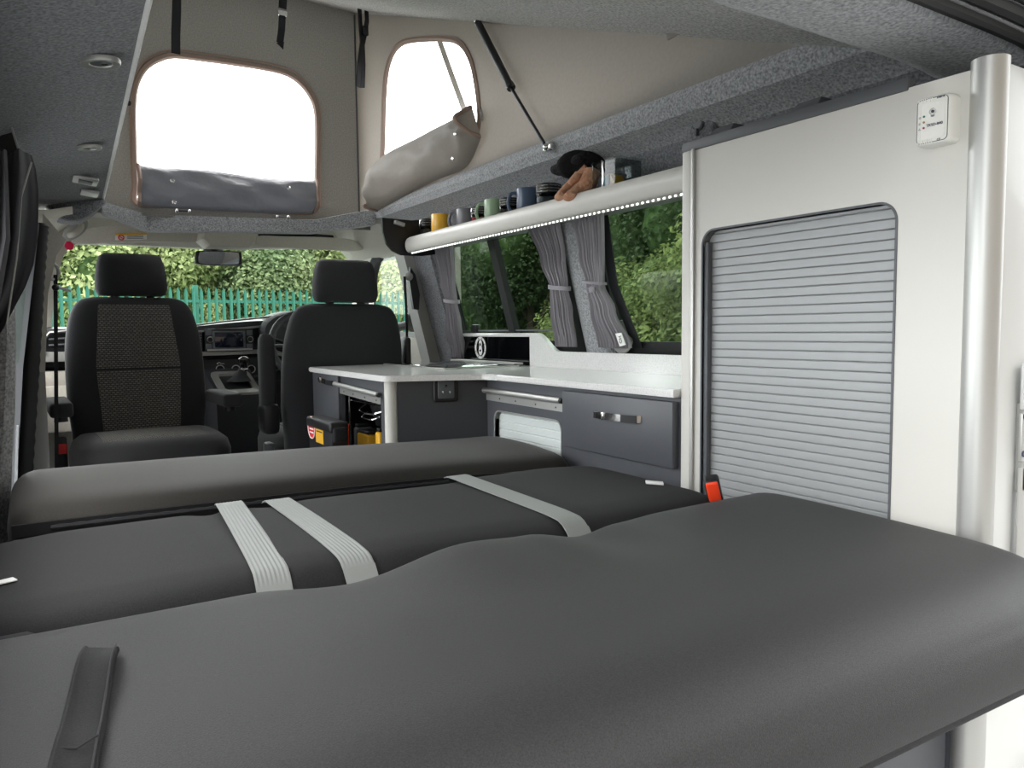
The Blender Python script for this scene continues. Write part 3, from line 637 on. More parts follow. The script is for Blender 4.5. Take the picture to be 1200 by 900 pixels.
# ---------------------------------------------------------------- seats (modelled facing +Y, then turned)
BACK = [(.44, .20, .045, -.19), (.47, .235, .06, -.19), (.55, .240, .068, -.197), (.66, .249, .07, -.205), (.80, .249, .068, -.222), (.90, .243, .062, -.238), (.98, .228, .055, -.25), (1.03, .208, .047, -.256), (1.055, .182, .036, -.258), (1.066, .14, .02, -.258)]
def dense(tab, n):
    P = [Vector(q[:4]) if False else q for q in tab]; out = []
    for i in range(len(P)-1):
        for k in range(n):
            t_ = k/n; p0, p1, p2, p3 = P[max(i-1, 0)], P[i], P[i+1], P[min(i+2, len(P)-1)]
            out.append(tuple(.5*(2*b+(-a+c)*t_+(2*a-5*b+4*c-d)*t_*t_+(-a+3*b-3*c+d)*t_**3) for a, b, c, d in zip(p0, p1, p2, p3)))
    out.append(P[-1]); return out
def seat(name, label, passenger):
    t = thing(name, label, 'seat', (0, 0, 0), 'front seats')
    D = dense(BACK, 3)
    MB().loft([sring(0, yc, z, a, d, 3.6, 44) for z, a, d, yc in D]).build('backrest', 'seatfab', t, ang=50)
    ins = MB(); rows = []
    def yf(x, z):
        a = interp(z, [(q[0], q[1]) for q in D]); d = interp(z, [(q[0], q[2]) for q in D]); yc = interp(z, [(q[0], q[3]) for q in D])
        return yc+d*max(0, 1-(abs(x)/a)**3.6)**(1/3.6)
    for z0, z1, w0, w1 in ((.50, .78, .135, .15), (.788, 1.035, .151, .128)):
        rows = []
        for i in range(15):
            z = z0+(z1-z0)*i/14; hw = w0+(w1-w0)*i/14; e = .002+.005*sin(pi*i/14)
            rows.append([Vector((x, yf(x, z)+e*(1-(x/hw)**4)+.001, z)) for x in [hw*(k/8-1) for k in range(17)]])
        MB().sheet(rows, .003, (0, 1, 0)).build('backrest_insert', 'weave', t, ang=60)
    MB().loft([sring(0, .04, z, a, b, 4, 44) for z, a, b in ((.30, .22, .20), (.33, .248, .235), (.40, .262, .255), (.49, .262, .258), (.525, .252, .247), (.545, .228, .224), (.549, .16, .16))]).build('seat_cushion', 'seatfab', t, ang=50)
    rows = []
    for i in range(12):
        u = i/11; y = -.08+.345*u; rows.append([Vector((x, y+.012*0, .5515+.004*(1-(x/.17)**2)-.045*max(0, (u-.72)/.28)**2)) for x in [.17*(k/8-1) for k in range(17)]])
    MB().sheet(rows, .004, (0, 0, 1)).build('seat_insert', 'weave_top', t, ang=60)
    hr = MB().loft([sring(0, -.268, z, a, b, 3.6, 40) for z, a, b in ((1.072, .112, .03), (1.078, .124, .045), (1.10, .131, .055), (1.15, .129, .056), (1.20, .121, .05), (1.228, .112, .04), (1.240, .096, .022))]).build('headrest', 'seatfab', t, ang=50)
    for s in (-1, 1): MB().tube([(s*.065, -.262, 1.04), (s*.065, -.262, 1.10)], .0065, 10).build('headrest_post', 'chrome', t)
    for s in (-1, 1): MB().lathe([(.016, 0), (.017, .008), (.012, .014)], (s*.065, -.262, 1.062), (0, 0, 1), 14).build('post_guide', 'black', t)
    MB().box(-.2, .2, -.2, .24, .02, .12, .02).build('swivel_base', 'black', t); MB().loft([sring(0, .02, z, a, a, 3, 30) for z, a in ((.12, .19), (.3, .21))]).build('pedestal', 'trim_grey', t)
    if passenger:
        for s in (-1, 1):
            MB().loft([[Vector((s*.285+a*k, y, .66+b*k)) for a, b in rrect(-.036, .036, -.026, .026, .012, 4)] for y, k in ((-.2, .9), (-.19, 1), (.115, 1), (.128, .92), (.132, .75))]).build('armrest', 'seatfab', t, ang=50)
            MB().lathe([(.001, -.01), (.02, -.01), (.022, .015), (.001, .016)], (s*.285, .06, .63), (0, 0, -1), 12).build('armrest_knob', 'black', t)
        bk = MB().box(.27, .305, .02, .05, .42, .56, .008).build('buckle', 'black', t); MB().box(.272, .303, .05, .056, .50, .535, .004).build('release_button', 'red', bk)
        MB().box(.262, .30, .0, .06, .30, .42, .012).build('buckle_stalk', 'greyplastic', t); MB().ball((-.27, .09, .42), (.02, .03, .012)).build('lever', 'greyplastic', t)
    else:
        MB().loft([[Vector((-.302+a*k, -.20+b*k, z)) for a, b in rrect(-.03, .03, -.035, .035, .02, 4)] for z, k in ((.60, .8), (.62, 1), (.88, 1), (.93, .92), (.948, .6))]).build('armrest', 'seatfab', t, ang=50)
        MB().box(-.335, -.27, -.26, -.15, .56, .68, .02).build('armrest_hinge', 'black', t)
        MB().box(.262, .292, -.26, -.14, .70, .93, .02).build('side_airbag_cover', 'black', t)
        MB().box(-.315, -.28, -.20, -.14, .40, .52, .01).build('buckle', 'trim_grey', t); MB().ball((-.28, .0, .36), (.02, .12, .03)).build('side_cover', 'black', t)
    return t
s1 = seat('cab_seat', 'dark swivelled cab seat facing the camera, patterned cloth centre', True)
s1.location = (.345, 3.13, .0); s1.rotation_euler = (0, 0, pi+.03)
s2 = seat('cab_seat', 'black cab seat seen from behind beside the worktop', False)
s2.location = (1.06, 3.19, -.035); s2.rotation_euler = (0, 0, 0)
# ---------------------------------------------------------------- right cab door, pillar, belts
inner = [(1.6, y, z) for y, z in ((4.03, .93), (4.02, 1.02), (4.0, 1.13), (3.96, 1.24), (3.90, 1.30), (3.80, 1.335), (3.6, 1.345), (3.4, 1.34), (3.25, 1.33), (3.2, 1.25), (3.17, 1.1), (3.16, .93))]
mid = [(1.58, 3.6+(y-3.6)*1.10, 1.13+(z-1.13)*1.12) for x, y, z in inner]
inner = smooth_loop(inner, 3); mid = smooth_loop(mid, 3)
outr = [(1.60, y, z) for y, z in rect_for([(p.y, p.z) for p in mid], 3.0, 4.3, .0, 1.48)]
d = struct(MB().holed(inner, mid, (.03, 0, 0)), 'window_5', 'rubber'); MB().prism([p+Vector((.012, 0, 0)) for p in inner], (.004, 0, 0)).build('pane', 'glassclear', d)
struct(MB().holed(mid, outr, (.03, 0, 0)), 'door_2', 'beige')
w = MB(); w.loft([[Vector((XW(z)-.12+.02*(z-.8), 3.06, z)), Vector((XW(z)-.115+.02*(z-.8), 3.16, z)), Vector((XW(z)+.02, 3.2, z)), Vector((XW(z)+.02, 3.06, z))] for z in (.3, .8, 1.0, 1.2, 1.34)]); struct(w, 'trim_17', 'greyplastic')
t = thing('seat_belt', 'black seat belt and guide on the right door pillar', 'seat belt', at(478, 420, Y=3.04))
MB().ribbon([at(474, 324, Y=3.0), at(476, 360, Y=3.0), at(477, 400, Y=3.0), at(478, 440, Y=3.0)], .012, .003, (1, .3, 0)).build('belt', 'strap', t)
MB().prism([at(x, y, Y=3.03) for x, y in ((481, 313), (487, 322), (492, 345), (491, 363), (485, 362), (480, 330))], (0, .02, 0)).build('height_adjuster', 'black', t)
MB().ball(at(479, 324, Y=3.01), (.02, .014, .018)).build('guide_loop', 'greyplastic', t)
t = thing('seat_belt', 'black seat belt hanging from a loop on the left pillar, end to end', 'seat belt', at(66, 530, Y=2.95))
MB().ribbon([at(65, 262+60, Y=2.95), at(65.5, 400, Y=2.95), at(66, 480, Y=2.95), at(67, 620, Y=2.95)], .012, .003, (1, 0, 0)).build('belt', 'strap', t)
MB().torus(at(61, 318, Y=2.95), .026, .006, (.9, -1, 0), 24, 8).build('guide_loop', 'greyplastic', t)
MB().tube([at(63, 335, Y=2.93), at(70, 337, Y=2.93), at(83, 341, Y=2.93)], .005, 8).build('tongue', 'alu', t); MB().ball(at(65, 337, Y=2.93), .011).build('stopper', 'black', t)
# door mirror outside
t = thing('door_mirror', 'black outside mirror beyond the right cab door window', 'mirror', (1.84, 3.86, .9)); MB().ball((1.84, 3.86, 1.0), (.10, .05, .12)).build('housing', 'black', t); MB().box(1.78, 1.90, 3.80, 3.812, .90, 1.08, .01).build('mirror_glass', 'mirror', t); MB().tube([(1.65, 3.9, .93), (1.8, 3.88, .96)], .025, 10).build('arm', 'black', t)
# ================================================================ THE BED
def cushion(mb, x0, x1, prof, fz=None, fy=None, rx=.05, nx=60, corner=None):
    """closed cushion: profile (y,z) swept along x with softly rounded ends"""
    pr = smooth_loop([(0, y, z) for y, z in prof], 6); cy = sum(p.y for p in pr)/len(pr); cz = sum(p.z for p in pr)/len(pr); rings = []
    xs = []
    for k in range(7): u = k/7; xs.append((x0+rx*(1-cos(u*pi/2)), sin(u*pi/2)))
    for k in range(nx+1): xs.append((x0+rx+(x1-x0-2*rx)*k/nx, 1))
    for k in range(1, 8): u = 1-k/7; xs.append((x1-rx*(1-cos(u*pi/2)), sin(u*pi/2)))
    xs[0] = (x0, .04); xs[-1] = (x1, .04)
    for x, k in xs:
        kk = 1-(1-k)*rx/ (max(p.z for p in pr)-min(p.z for p in pr))*1.9
        ky = 1-(1-k)*rx/(max(p.y for p in pr)-min(p.y for p in pr))*1.9
        r = []
        for p in pr:
            y = cy+(p.y-cy)*ky; z = cz+(p.z-cz)*kk
            if fz: z += fz(x, y, z)
            if fy: y += fy(x, y, z)
            r.append(Vector((x, y, z)))
        rings.append(r)
    mb.loft(rings); return mb
def sst(a, b, x): t = max(0, min(1, (x-a)/(b-a))); return t*t*(3-2*t)
NB = [(-.1, .0), (.20, .0), (.335, -.010), (.52, .010), (.62, .005), (.715, -.010), (.80, -.003), (.9, 0), (1.2, 0)]
def fzn(x, y, z):
    d = interp(x, NB)*sst(.72, .95, y) if z > .55 else 0
    d += .004*sin(3*x+1)*sin(5*y) if z > .55 else 0
    return d
def fyn(x, y, z): return (interp(x, NB)*.9)*sst(.8, .97, y)+.035*max(0, min(.7, 1-x))*sst(.56, .42, y)
t = thing('bed_cushion', 'large charcoal bed cushion nearest the camera with a stitched pull handle', 'cushion', (.55, .7, .47), 'bed cushions')
prof = [(.440, .470), (.421, .476), (.413, .484), (.410, .51), (.416, .535), (.436, .568), (.475, .592), (.53, .604), (.62, .607), (.75, .608), (.86, .608), (.92, .606), (.953, .598), (.970, .580), (.972, .55), (.968, .49), (.94, .472), (.7, .47)]
w = MB(); cushion(w, -.22, 1.185, prof, fzn, fyn, .04, 90)
nc = w.build('cushion_cover', 'cushion', t, ang=70)
def ztop(x, y): return .6085+fzn(x, y, .6)
def onbed(px, py, dz=.0): p = at(px, py, Z=.608+dz); return p
a, b = at(119, 763, Z=.612), at(86, 905, Z=.612)
rows = []; dirv = (b-a); side = Vector((1, 0, 0))
for k in range(25):
    u = k/24*1.35; p = a+dirv*u; hgt = .0015+.007*sin(pi*min(1, u*1.4))+.0025*sin(9*u)
    tilt = -.004
    rows.append([p+side*s*.0155+Vector((0, 0, hgt+.002+(.0016 if .75 < abs(s) < .95 else 0)+tilt*s)) for s in (-1, -.93, -.85, -.78, -.7, 0, .7, .78, .85, .93, 1)])
hd = MB().sheet(rows, .003, (0, 0, 1)).build('pull_handle', 'cushion2', t, ang=60)
for s in (-.82, .82): MB().tube([r[5]+side*s*.0155+Vector((0, 0, .0006)) for r in rows], .0009, 6).build('stitching', 'blackm', hd)
c0 = rows[16][5]; MB().tube([c0+Vector((-.014, .006, .002)), c0+Vector((.0, -.004, .002)), c0+Vector((.014, .008, .002))], .0009, 6).build('stitching', 'blackm', hd)
# middle cushion
MBW = [(-.1, 0), (.20, 0), (.25, -.006), (.29, 0), (.37, -.006), (.43, 0), (.75, -.006), (.82, 0), (1.2, 0)]
def fzm(x, y, z):
    d = -.004*exp(-((y-.985)/.05)**2) if z > .5 else 0
    return d+(interp(x, MBW) if z > .55 else 0)-.006*sst(.14, -.06, x)*sst(1.4, 1.55, y)+.003*sin(4*x)*sin(6*y+1)
def fym(x, y, z): return -.05*sst(.03, -.09, x)*sst(1.25, 1.55, y)-.055*sst(.98, 1.15, x)*sst(1.2, 1.5, y)
t2 = t = thing('bed_cushion', 'middle charcoal bed cushion crossed by three light grey webbing straps', 'cushion', (.5, 1.25, .47), 'bed cushions')
prof = [(.985, .47), (.981, .50), (.981, .55), (.989, .580), (1.008, .596), (1.045, .602), (1.10, .603), (1.25, .603), (1.38, .601), (1.44, .594), (1.478, .578), (1.490, .553), (1.49, .49), (1.47, .472), (1.25, .47)]
w = MB(); cushion(w, -.11, 1.125, prof, fzm, fym, .05, 90); w.build('cushion_cover', 'cushion2', t, ang=70)
p = at(8, 682, Z=.604); MB().box(p.x-.02, p.x+.010, p.y-.008, p.y+.008, p.z, p.z+.002, .0006, rot=(0, 0, .35)).build('care_label', 'white_paper', t)
p = Vector((1.062, 1.135, .6025)); MB().box(p.x-.018, p.x+.018, p.y-.012, p.y+.012, p.z-.001, p.z+.0025, .0008, rot=(0, .06, -.7)).build('care_label', 'white_paper', t)
MB().box(-.11, -.012, .955, 1.02, .45, .585, .012).build('end_bolster', 'blackm', t)
# front cushion
t = thing('bed_cushion', 'front charcoal bed cushion, farthest from the camera, with a black zip along its edge', 'cushion', (.5, 1.8, .45), 'bed cushions')
def fzf(x, y, z): return .004*sin(3*x+2)*(1 if z > .55 else 0)-.012*sst(.55, 1.2, x)*(1 if z > .5 else .3)
def fyf(x, y, z): return -.03*sst(.2, 1.1, x)*sst(1.6, 2.0, y)-.05*sst(.85, 1.15, x)*sst(1.70, 1.50, y)
prof = [(1.60, .46), (1.585, .50), (1.578, .55), (1.585, .585), (1.615, .608), (1.70, .618), (1.82, .622), (1.93, .620), (2.00, .610), (2.04, .585), (2.045, .54), (2.03, .48), (1.98, .46), (1.8, .455)]
w = MB(); cushion(w, -.06, 1.185, prof, fzf, fyf, .055, 80); w.build('cushion_cover', 'cushion_front_lit', t, ang=70)
zp = [Vector((x, 1.578+fyf(x, 1.57, .57)-.004, .570+fzf(x, 1.57, .57))) for x in [-.052+1.17*k/80 for k in range(81)]]
MB().ribbon(zp, .022, .006, (0, 0, 1)).build('zip_band', 'black', t)
zt = [p+Vector((0, -.004, .0)) for p in zp[4:60]]
MB().tube(zt, [.004+.0018*(i % 2) for i in range(len(zt))], 6).build('zip_teeth', 'blackm', t)
MB().box(-.06, 1.16, 1.50, 1.60, .44, .555, .01).build('hinge_board', 'blackm', t)
# bed base under the cushions
t = thing('bed_platform', 'dark bed base below the cushions', 'bed base', (.5, 1.2, 0)); MB().box(-.1, 1.12, .62, 2.0, .40, .452, .005).build('board', 'grey_dark', t); MB().box(-.02, 1.08, 1.2, 1.95, .0, .40, .01).build('seat_box', 'grey_dark', t)
MB().box(-.08, 1.18, .60, .615, 0, .452, .002).build('front_board', 'grey_dark', t)
# straps over the middle cushion
for (n0, f0, lb) in (((( 312+345)/2, 683), (266, 587), 'light grey webbing strap on the bed, leftmost of the three'), (((413+446)/2, 659), (319, 579), 'light grey webbing strap on the bed, middle one of the three'), (((678+700)/2, 612), (529, 554), 'light grey webbing strap on the bed, rightmost one near the drawer')):
    a = at(*n0, Z=.603); b = at(*f0, Z=.603); d = b-a; d.z = 0
    n = 40; top = []
    for k in range(n+1):
        u = k/n; p = a+d*(.035+.945*u); y = p.y; z = .6055+fzm(p.x, y, .6)+.0015
        if y < 1.02: z -= .020*((1.02-y)/.035)**2
        if y > 1.44: z -= .020*((y-1.44)/.05)**2
        top.append(Vector((p.x, y, z)))
    rows = []
    for p in top: rows.append([p+Vector((s*.0235, 0, .0007*(1 if i % 2 else 0))) for i, s in enumerate([q/8-1 for q in range(17)])])
    s_ = thing('webbing_strap', lb, 'strap', a, 'webbing straps on the bed')
    MB().sheet(rows, .002, (0, 0, 1)).build('webbing', 'webbing', s_, ang=20)
    e = top[0]; drop = [e+Vector((0, -.003, -.004)), e+Vector((0, -.012, -.015)), e+Vector((0, -.014, -.045))]
    MB().ribbon([top[1]+Vector((0, 0, .001))]+drop, .047, .002, (1, 0, 0)).build('strap_end', 'webbing', s_)
# seat belt buckle by the tall cabinet
c0 = at(836, 573, Z=.612); t = thing('seat_belt_buckle', 'black seat belt buckle with an orange release button between cushion and tall cabinet', 'buckle', c0)
rot = (.35, -.2, -.85)
def bbox_(x0, x1, y0, y1, z0, z1, bev): return MB().box(c0.x+x0, c0.x+x1, c0.y+y0, c0.y+y1, c0.z+z0, c0.z+z1, bev, 3, rot=rot, about=c0)
bbox_(-.014, .014, -.014, .014, -.035, .026, .006).build('body', 'black', t); bbox_(-.0115, .0115, -.018, -.008, -.018, .023, .003).build('release_button', 'orange', t)
bbox_(-.009, .009, -.006, .006, -.08, -.03, .002).build('stalk', 'black', t)
# ================================================================ TALL CABINET
X0 = 1.2; ZT = 1.30
t = cab = thing('tall_cabinet', 'tall white cabinet with a silver roller shutter on the right', 'cabinet', (1.35, .87, 0))
hole = rrect(.716, 1.137, .30, 1.122, .03, 8); o2 = rect_for(hole, .60, 1.163, .10, ZT)
MB().holed([(X0, y, z) for y, z in hole], [(X0, y, z) for y, z in o2], (.015, 0, 0)).build('front_panel', 'white', t, ang=30)
MB().holed([(X0-.0015, y, z) for y, z in hole], [(X0-.0015, y, z) for y, z in rrect(.712, 1.141, .296, 1.126, .034, 8)], (.02, 0, 0)).build('opening_trim', 'trim_grey', t)
rows = []; z = .30
w = MB(); prof2 = []
n = 49; ph = .0172
for k in range(n):
    z0 = .29+k*ph
    for u, dx in ((0, .003), (.05, .0006), (.12, 0), (.5, -.0003), (.90, 0), (.96, .0006), (.99, .003)): prof2.append((X0+.017+dx, z0+u*ph))
w.loft([[Vector((x, y, z)) for x, z in prof2]+[Vector((X0+.03, y, prof2[-1][1])), Vector((X0+.03, y, prof2[0][1]))] for y in (.70, 1.15)]); w.build('roller_shutter', 'tambour', t, ang=8)
MB().box(X0+.003, X0+.016, 1.126, 1.137, .30, 1.10, .002).build('guide_channel', 'trim_grey', t)
MB().box(X0-.006, X0+.02, 1.163, 1.196, .10, ZT-.002, .006, 3).build('edge_post', 'white', t); MB().box(X0-.008, X0-.004, 1.158, 1.166, .10, ZT-.002, .001).build('alu_strip', 'alu', t)
MB().tube([(X0+.015, .585, .02), (X0+.015, .585, ZT+.012)], .0255, 28).build('corner_post', 'alu', t)
MB().box(X0+.018, 1.46, .560, .575, .02, ZT, .001).build('rear_panel', 'white_gloss', t)
MB().box(X0+.01, 1.50, 1.18, 1.196, .02, ZT, .001).build('side_panel', 'white', t)
MB().box(X0+.005, X0+.02, .63, 1.16, .02, .12, .001).build('plinth', 'grey_dark', t)
MB().box(X0-.004, X0+.014, .70, 1.197, ZT-.004, ZT+.017, .002).build('top_rail', 'trim_grey', t)
MB().box(X0+.014, 1.46, .60, 1.18, ZT-.02, ZT-.004, .001).build('top_panel', 'trim_grey', t)
for y in (1.09, .89): MB().prism([(X0-.001, y-.025, ZT+.017), (X0-.001, y+.035, ZT+.017), (X0+.004, y+.02, ZT+.029), (X0+.008, y-.025, ZT+.031)], (.03, 0, 0)).build('clip', 'trim_grey', t)
# base cupboard panel seen under the near cushion
MB().box(X0-.004, X0+.01, .60, 1.16, .0, .46, .001).build('lower_panel', 'grey_dark', t)
# latch hardware on the rear panel
l = MB().box(1.275, 1.34, .548, .560, .66, .80, .004).build('hinge_plate', 'greyplastic', t)
t = thing('tailgate_hinge', 'white latch plate with small printed marks on the rear body edge, right border', 'latch', (1.29, .55, .66))
x0 = at(1193, 500, Y=.552).x
MB().box(x0, x0+.05, .546, .552, .79, .86, .004).build('cover', 'white_gloss', t); MB().box(x0+.001, x0+.03, .546, .552, .71, .785, .002).build('plate', 'alu', t); MB().box(x0+.002, x0+.03, .548, .552, .42, .70, .004).build('channel', 'greyplastic', t)
for z in (.78, .722): MB().torus((x0+.006, .545, z), .004, .0012, (0, 1, 0), 14, 5).build('rivet', 'ink', t)
MB().box(x0-.002, x0+.03, .53, .55, .40, .47, .006).build('lower_bracket', 'greyplastic', t)
# carbon monoxide alarm
a, b, c, d = at(1075, 119, X=1.172), at(1110, 107, X=1.172), at(1111, 168, X=1.172), at(1076, 168, X=1.172)
yc = (a.y+b.y+c.y+d.y)/4; zc = (a.z+b.z+c.z+d.z)/4; hy = .0265; hz_ = .0365
t = det = thing('gas_alarm', 'square white gas alarm with three coloured lights on the tall cabinet', 'alarm', (1.2, yc, zc))
w = MB(); w.loft([[Vector((x, yc+p, zc+q)) for p, q in rrect(-hy*k, hy*k, -hz_*k, hz_*k, .008, 6)] for x, k in ((1.2, 1.0), (1.182, 1.0), (1.174, .98), (1.1715, .94))]); w.build('housing', 'detector', t)
MB().holed([(1.1705, yc+p, zc+q) for p, q in rrect(-.0175, .0175, -.026, .026, .004, 6)], [(1.1705, yc+p, zc+q) for p, q in rrect(-.0195, .0195, -.028, .028, .006, 6)], (.002, 0, 0)).build('raised_frame', 'detector', t)
MB().holed([(1.1706, yc+p, zc+q) for p, q in rrect(-.0228, .0228, -.0325, .0325, .006, 6)], [(1.1706, yc+p, zc+q) for p, q in rrect(-.0236, .0236, -.0333, .0333, .0068, 6)], (.001, 0, 0)).build('printed_line', 'trim_grey', t)
for s in (1, -1):
    for k in range(7): MB().box(1.1700, 1.1725, yc+.020-k*.0034, yc+.0212-k*.0034, zc+s*.0305-.0035, zc+s*.0305+.0035, .0004).build('vent_rib', 'detector', t)
# printed face: seen from the cabin, right = -Y
FX = (0, -1, 0); FZ = (0, 0, 1)
MB().lathe([(.0005, -.001), (.0045, -.001), (.005, .001)], (1.1705, yc-.001, zc+.0125), (-1, 0, 0), 18, cap=False).build('button_rim', 'white_gloss', t); MB().lathe([(.0005, .0012), (.0021, .0008), (.0022, -.001)], (1.1698, yc-.001, zc+.0125), (-1, 0, 0), 14).build('test_button', 'ink', t)
for k, m in enumerate(('grn', 'amb', 'redi')): MB().ball((1.1706, yc+.0125, zc+.0075-k*.0085), .0017, 10, 6).build('indicator_light', m, t)
text('TKSD-840', .0058, 'ink', t, (1.1703, yc-.004, zc-.0075), FX, FZ); text('TEST', .003, 'ink', t, (1.1703, yc-.001, zc+.0055), FX, FZ); text('FAK-K', .0045, 'ink', t, (1.1703, yc-.013, zc+.0312), FX, FZ); text('CE', .0045, 'ink', t, (1.1703, yc-.011, zc-.0315), FX, FZ)
MB().torus((1.1705, yc+.0185, zc+.0065), .0014, .0003, (1, 0, 0), 14, 5).build('printed_symbol', 'ink', t)
for k in (1, 2): 
    zz = zc+.0065-k*.0085; MB().tube([(1.1705, yc+.0200, zz-.0013), (1.1705, yc+.0185, zz+.0016), (1.1705, yc+.0170, zz-.0013), (1.1705, yc+.0200, zz-.0013)], .0004, 5).build('printed_symbol', 'ink', t)
# ================================================================ KITCHEN
WZ = .785; XE = 1.565
t = kit = thing('kitchen_unit', 'L shaped slate grey kitchen unit with drawer, rails and a low roller shutter', 'cabinet', (1.2, 1.8, 0))
# main face with the low shutter opening
oy0, oy1, oz0, oz1 = 1.650, 2.0, .42, .668
hole = rrect(oy0, oy1, oz0, oz1, .025, 6); o2 = rect_for(hole, 1.198, 2.06, .02, WZ-.02)
MB().holed([(X0, y, z) for y, z in hole], [(X0, y, z) for y, z in o2], (.015, 0, 0)).build('front_panel', 'grey_panel', t)
MB().holed([(X0-.002, y, z) for y, z in hole], [(X0-.002, y, z) for y, z in rrect(oy0-.004, oy1+.004, oz0-.004, oz1+.004, .029, 6)], (.022, 0, 0)).build('opening_trim', 'alu', t)
prof2 = []
for k in range(11):
    for u, dx in ((0, .004), (.05, .001), (.15, 0), (.86, 0), (.95, .001), (.99, .004)): prof2.append((X0+.016+dx, .42+(k+u)*.024))
MB().loft([[Vector((x, y, z)) for x, z in prof2]+[Vector((X0+.03, y, prof2[-1][1])), Vector((X0+.03, y, prof2[0][1]))] for y in (oy0-.01, oy1+.01)]).build('roller_shutter', 'tambour_lit', t, ang=8)
# drawer
dr = MB().box(X0-.020, X0, 1.205, 1.618, .608, .757, .0025).build('drawer_front', 'grey_panel', t)
def hdl(px0, px1, y0, y1, X, par):
    a = at(px0, y0, X=X); b = at(px1, y1, X=X); d = b-a
    path = [a+Vector((.0, 0, 0)), a+d*.04+Vector((-.010, 0, 0)), a+d*.2+Vector((-.016, 0, 0)), a+d*.5+Vector((-.019, 0, 0)), a+d*.8+Vector((-.016, 0, 0)), a+d*.96+Vector((-.010, 0, 0)), b]
    w = MB().ribbon(path, .017, .003, (0, 0, 1)); h = w.build('handle', 'chrome', par)
    MB().ribbon([a+d*.72+Vector((-.021, 0, 0)), a+d*.85+Vector((-.018, 0, 0)), a+d*.98+Vector((-.010, 0, 0))], .018, .003, (0, 0, 1)).build('leather_strap', 'black', h)
    MB().ribbon([a+d*.0+Vector((-.004, 0, 0)), a+d*.08+Vector((-.014, 0, 0)), a+d*.16+Vector((-.018, 0, 0))], .0145, .003, (0, 0, 1)).build('leather_strap', 'black', h)
    q = a+d*.3+Vector((-.018, 0, 0)); MB().box(q.x-.004, q.x+.003, q.y-.006, q.y+.006, q.z-.010, q.z+.010, .002).build('buckle', 'chrome', h)
hdl(698, 751, 485, 491.5, X0-.02, dr)
# awning style rails
def rail(a, b, nrm, par):
    d = (b-a).normalized(); up = Vector((0, 0, 1))
    r_ = MB().tube([a+nrm*.012, b+nrm*.012], .0085, 14).build('tube_rail', 'alu', par)
    MB().prism([a+up*-.004, a+up*-.031, b+up*-.031, b+up*-.004], nrm*.004).build('rail_plate', 'alu', r_)
    for k in (.2, .42, .68, .92): MB().ball(a.lerp(b, k)+nrm*.004-up*.021, .0028, 8, 6).build('rivet', 'trim_grey', r_)
    MB().tube([b+nrm*.012, b+nrm*.012+d*.010], .0072, 12).build('rail_end', 'black', r_)
rail(at(571, 457, X=X0), at(661, 469.5, X=X0), Vector((-1, 0, 0)), kit)
# peninsula
PA = Vector((X0, 2.045, 0)); PB = Vector((.90, 2.135, 0)); PC = Vector((.90, 2.84, 0)); pd = (PB-PA).normalized(); pn = Vector((pd.y, -pd.x, 0))
if pn.y > 0: pn = -pn
MB().prism([PA+Vector((0, 0, .02)), PB-pd*.03+Vector((0, 0, .02)), PB-pd*.03+Vector((0, 0, WZ-.02)), PA+Vector((0, 0, WZ-.02))], -pn*.015).build('end_panel', 'grey_dark', t)
MB().tube([Vector((.918, 2.150, .02)), Vector((.918, 2.150, WZ-.019))], .0215, 24).build('corner_post', 'white', t)
hole = rrect(2.19, 2.552, .30, .722, .012, 4); o2 = rect_for(hole, 2.165, 2.84, .02, WZ-.02)
MB().holed([(.90, y, z) for y, z in hole], [(.90, y, z) for y, z in o2], (.015, 0, 0)).build('aisle_panel', 'grey_panel', t)
dd = MB().box(.890, .8995, 2.554, 2.838, .30, .764, .002).build('cupboard_door', 'grey_panel', t); hdl(376, 393, 443.5, 449, .890, dd)
MB().box(.915, 1.19, 2.82, 2.84, .02, WZ-.02, .001).build('back_panel', 'grey_dark', t)
rail(at(395, 449.5, X=.9), at(447, 462.5, X=.9), Vector((-1, 0, 0)), kit)
# inside of the peninsula
MB().box(1.17, 1.18, 2.17, 2.82, .25, .74).build('inner_wall', 'black', t); MB().box(.92, 1.17, 2.17, 2.82, .29, .30).build('inner_shelf', 'grey_dark', t)
# socket
sc = PA.lerp(PB, .43)+pn*.002; sc.z = .738
sk = MB(); fr = rrect(-.0385, .0385, -.0385, .0385, .008, 5); sk.loft([[sc+pd*-p*k+Vector((0, 0, q*k))+pn*e for p, q in fr] for k, e in ((1, 0), (1, .006), (.92, .010))]).build('power_socket', 'black', t)
sp = bpy.data.objects['power_socket']
fr = rrect(-.026, .026, -.028, .028, .005, 5); MB().loft([[sc+pd*-p*k+Vector((0, 0, q*k))+pn*e for p, q in fr] for k, e in ((1, .009), (1, .012), (.95, .013))]).build('socket_face', 'trim_grey', sp)
for dx, dz, m in ((0, .012, 'black'), (-.011, -.008, 'chrome'), (.011, -.008, 'chrome')): q = sc+pd*dx+Vector((0, 0, dz))+pn*.0135; MB().box(q.x-.003, q.x+.003, q.y-.002, q.y+.002, q.z-.003, q.z+.003, .0005).build('socket_pin_hole', m, sp)
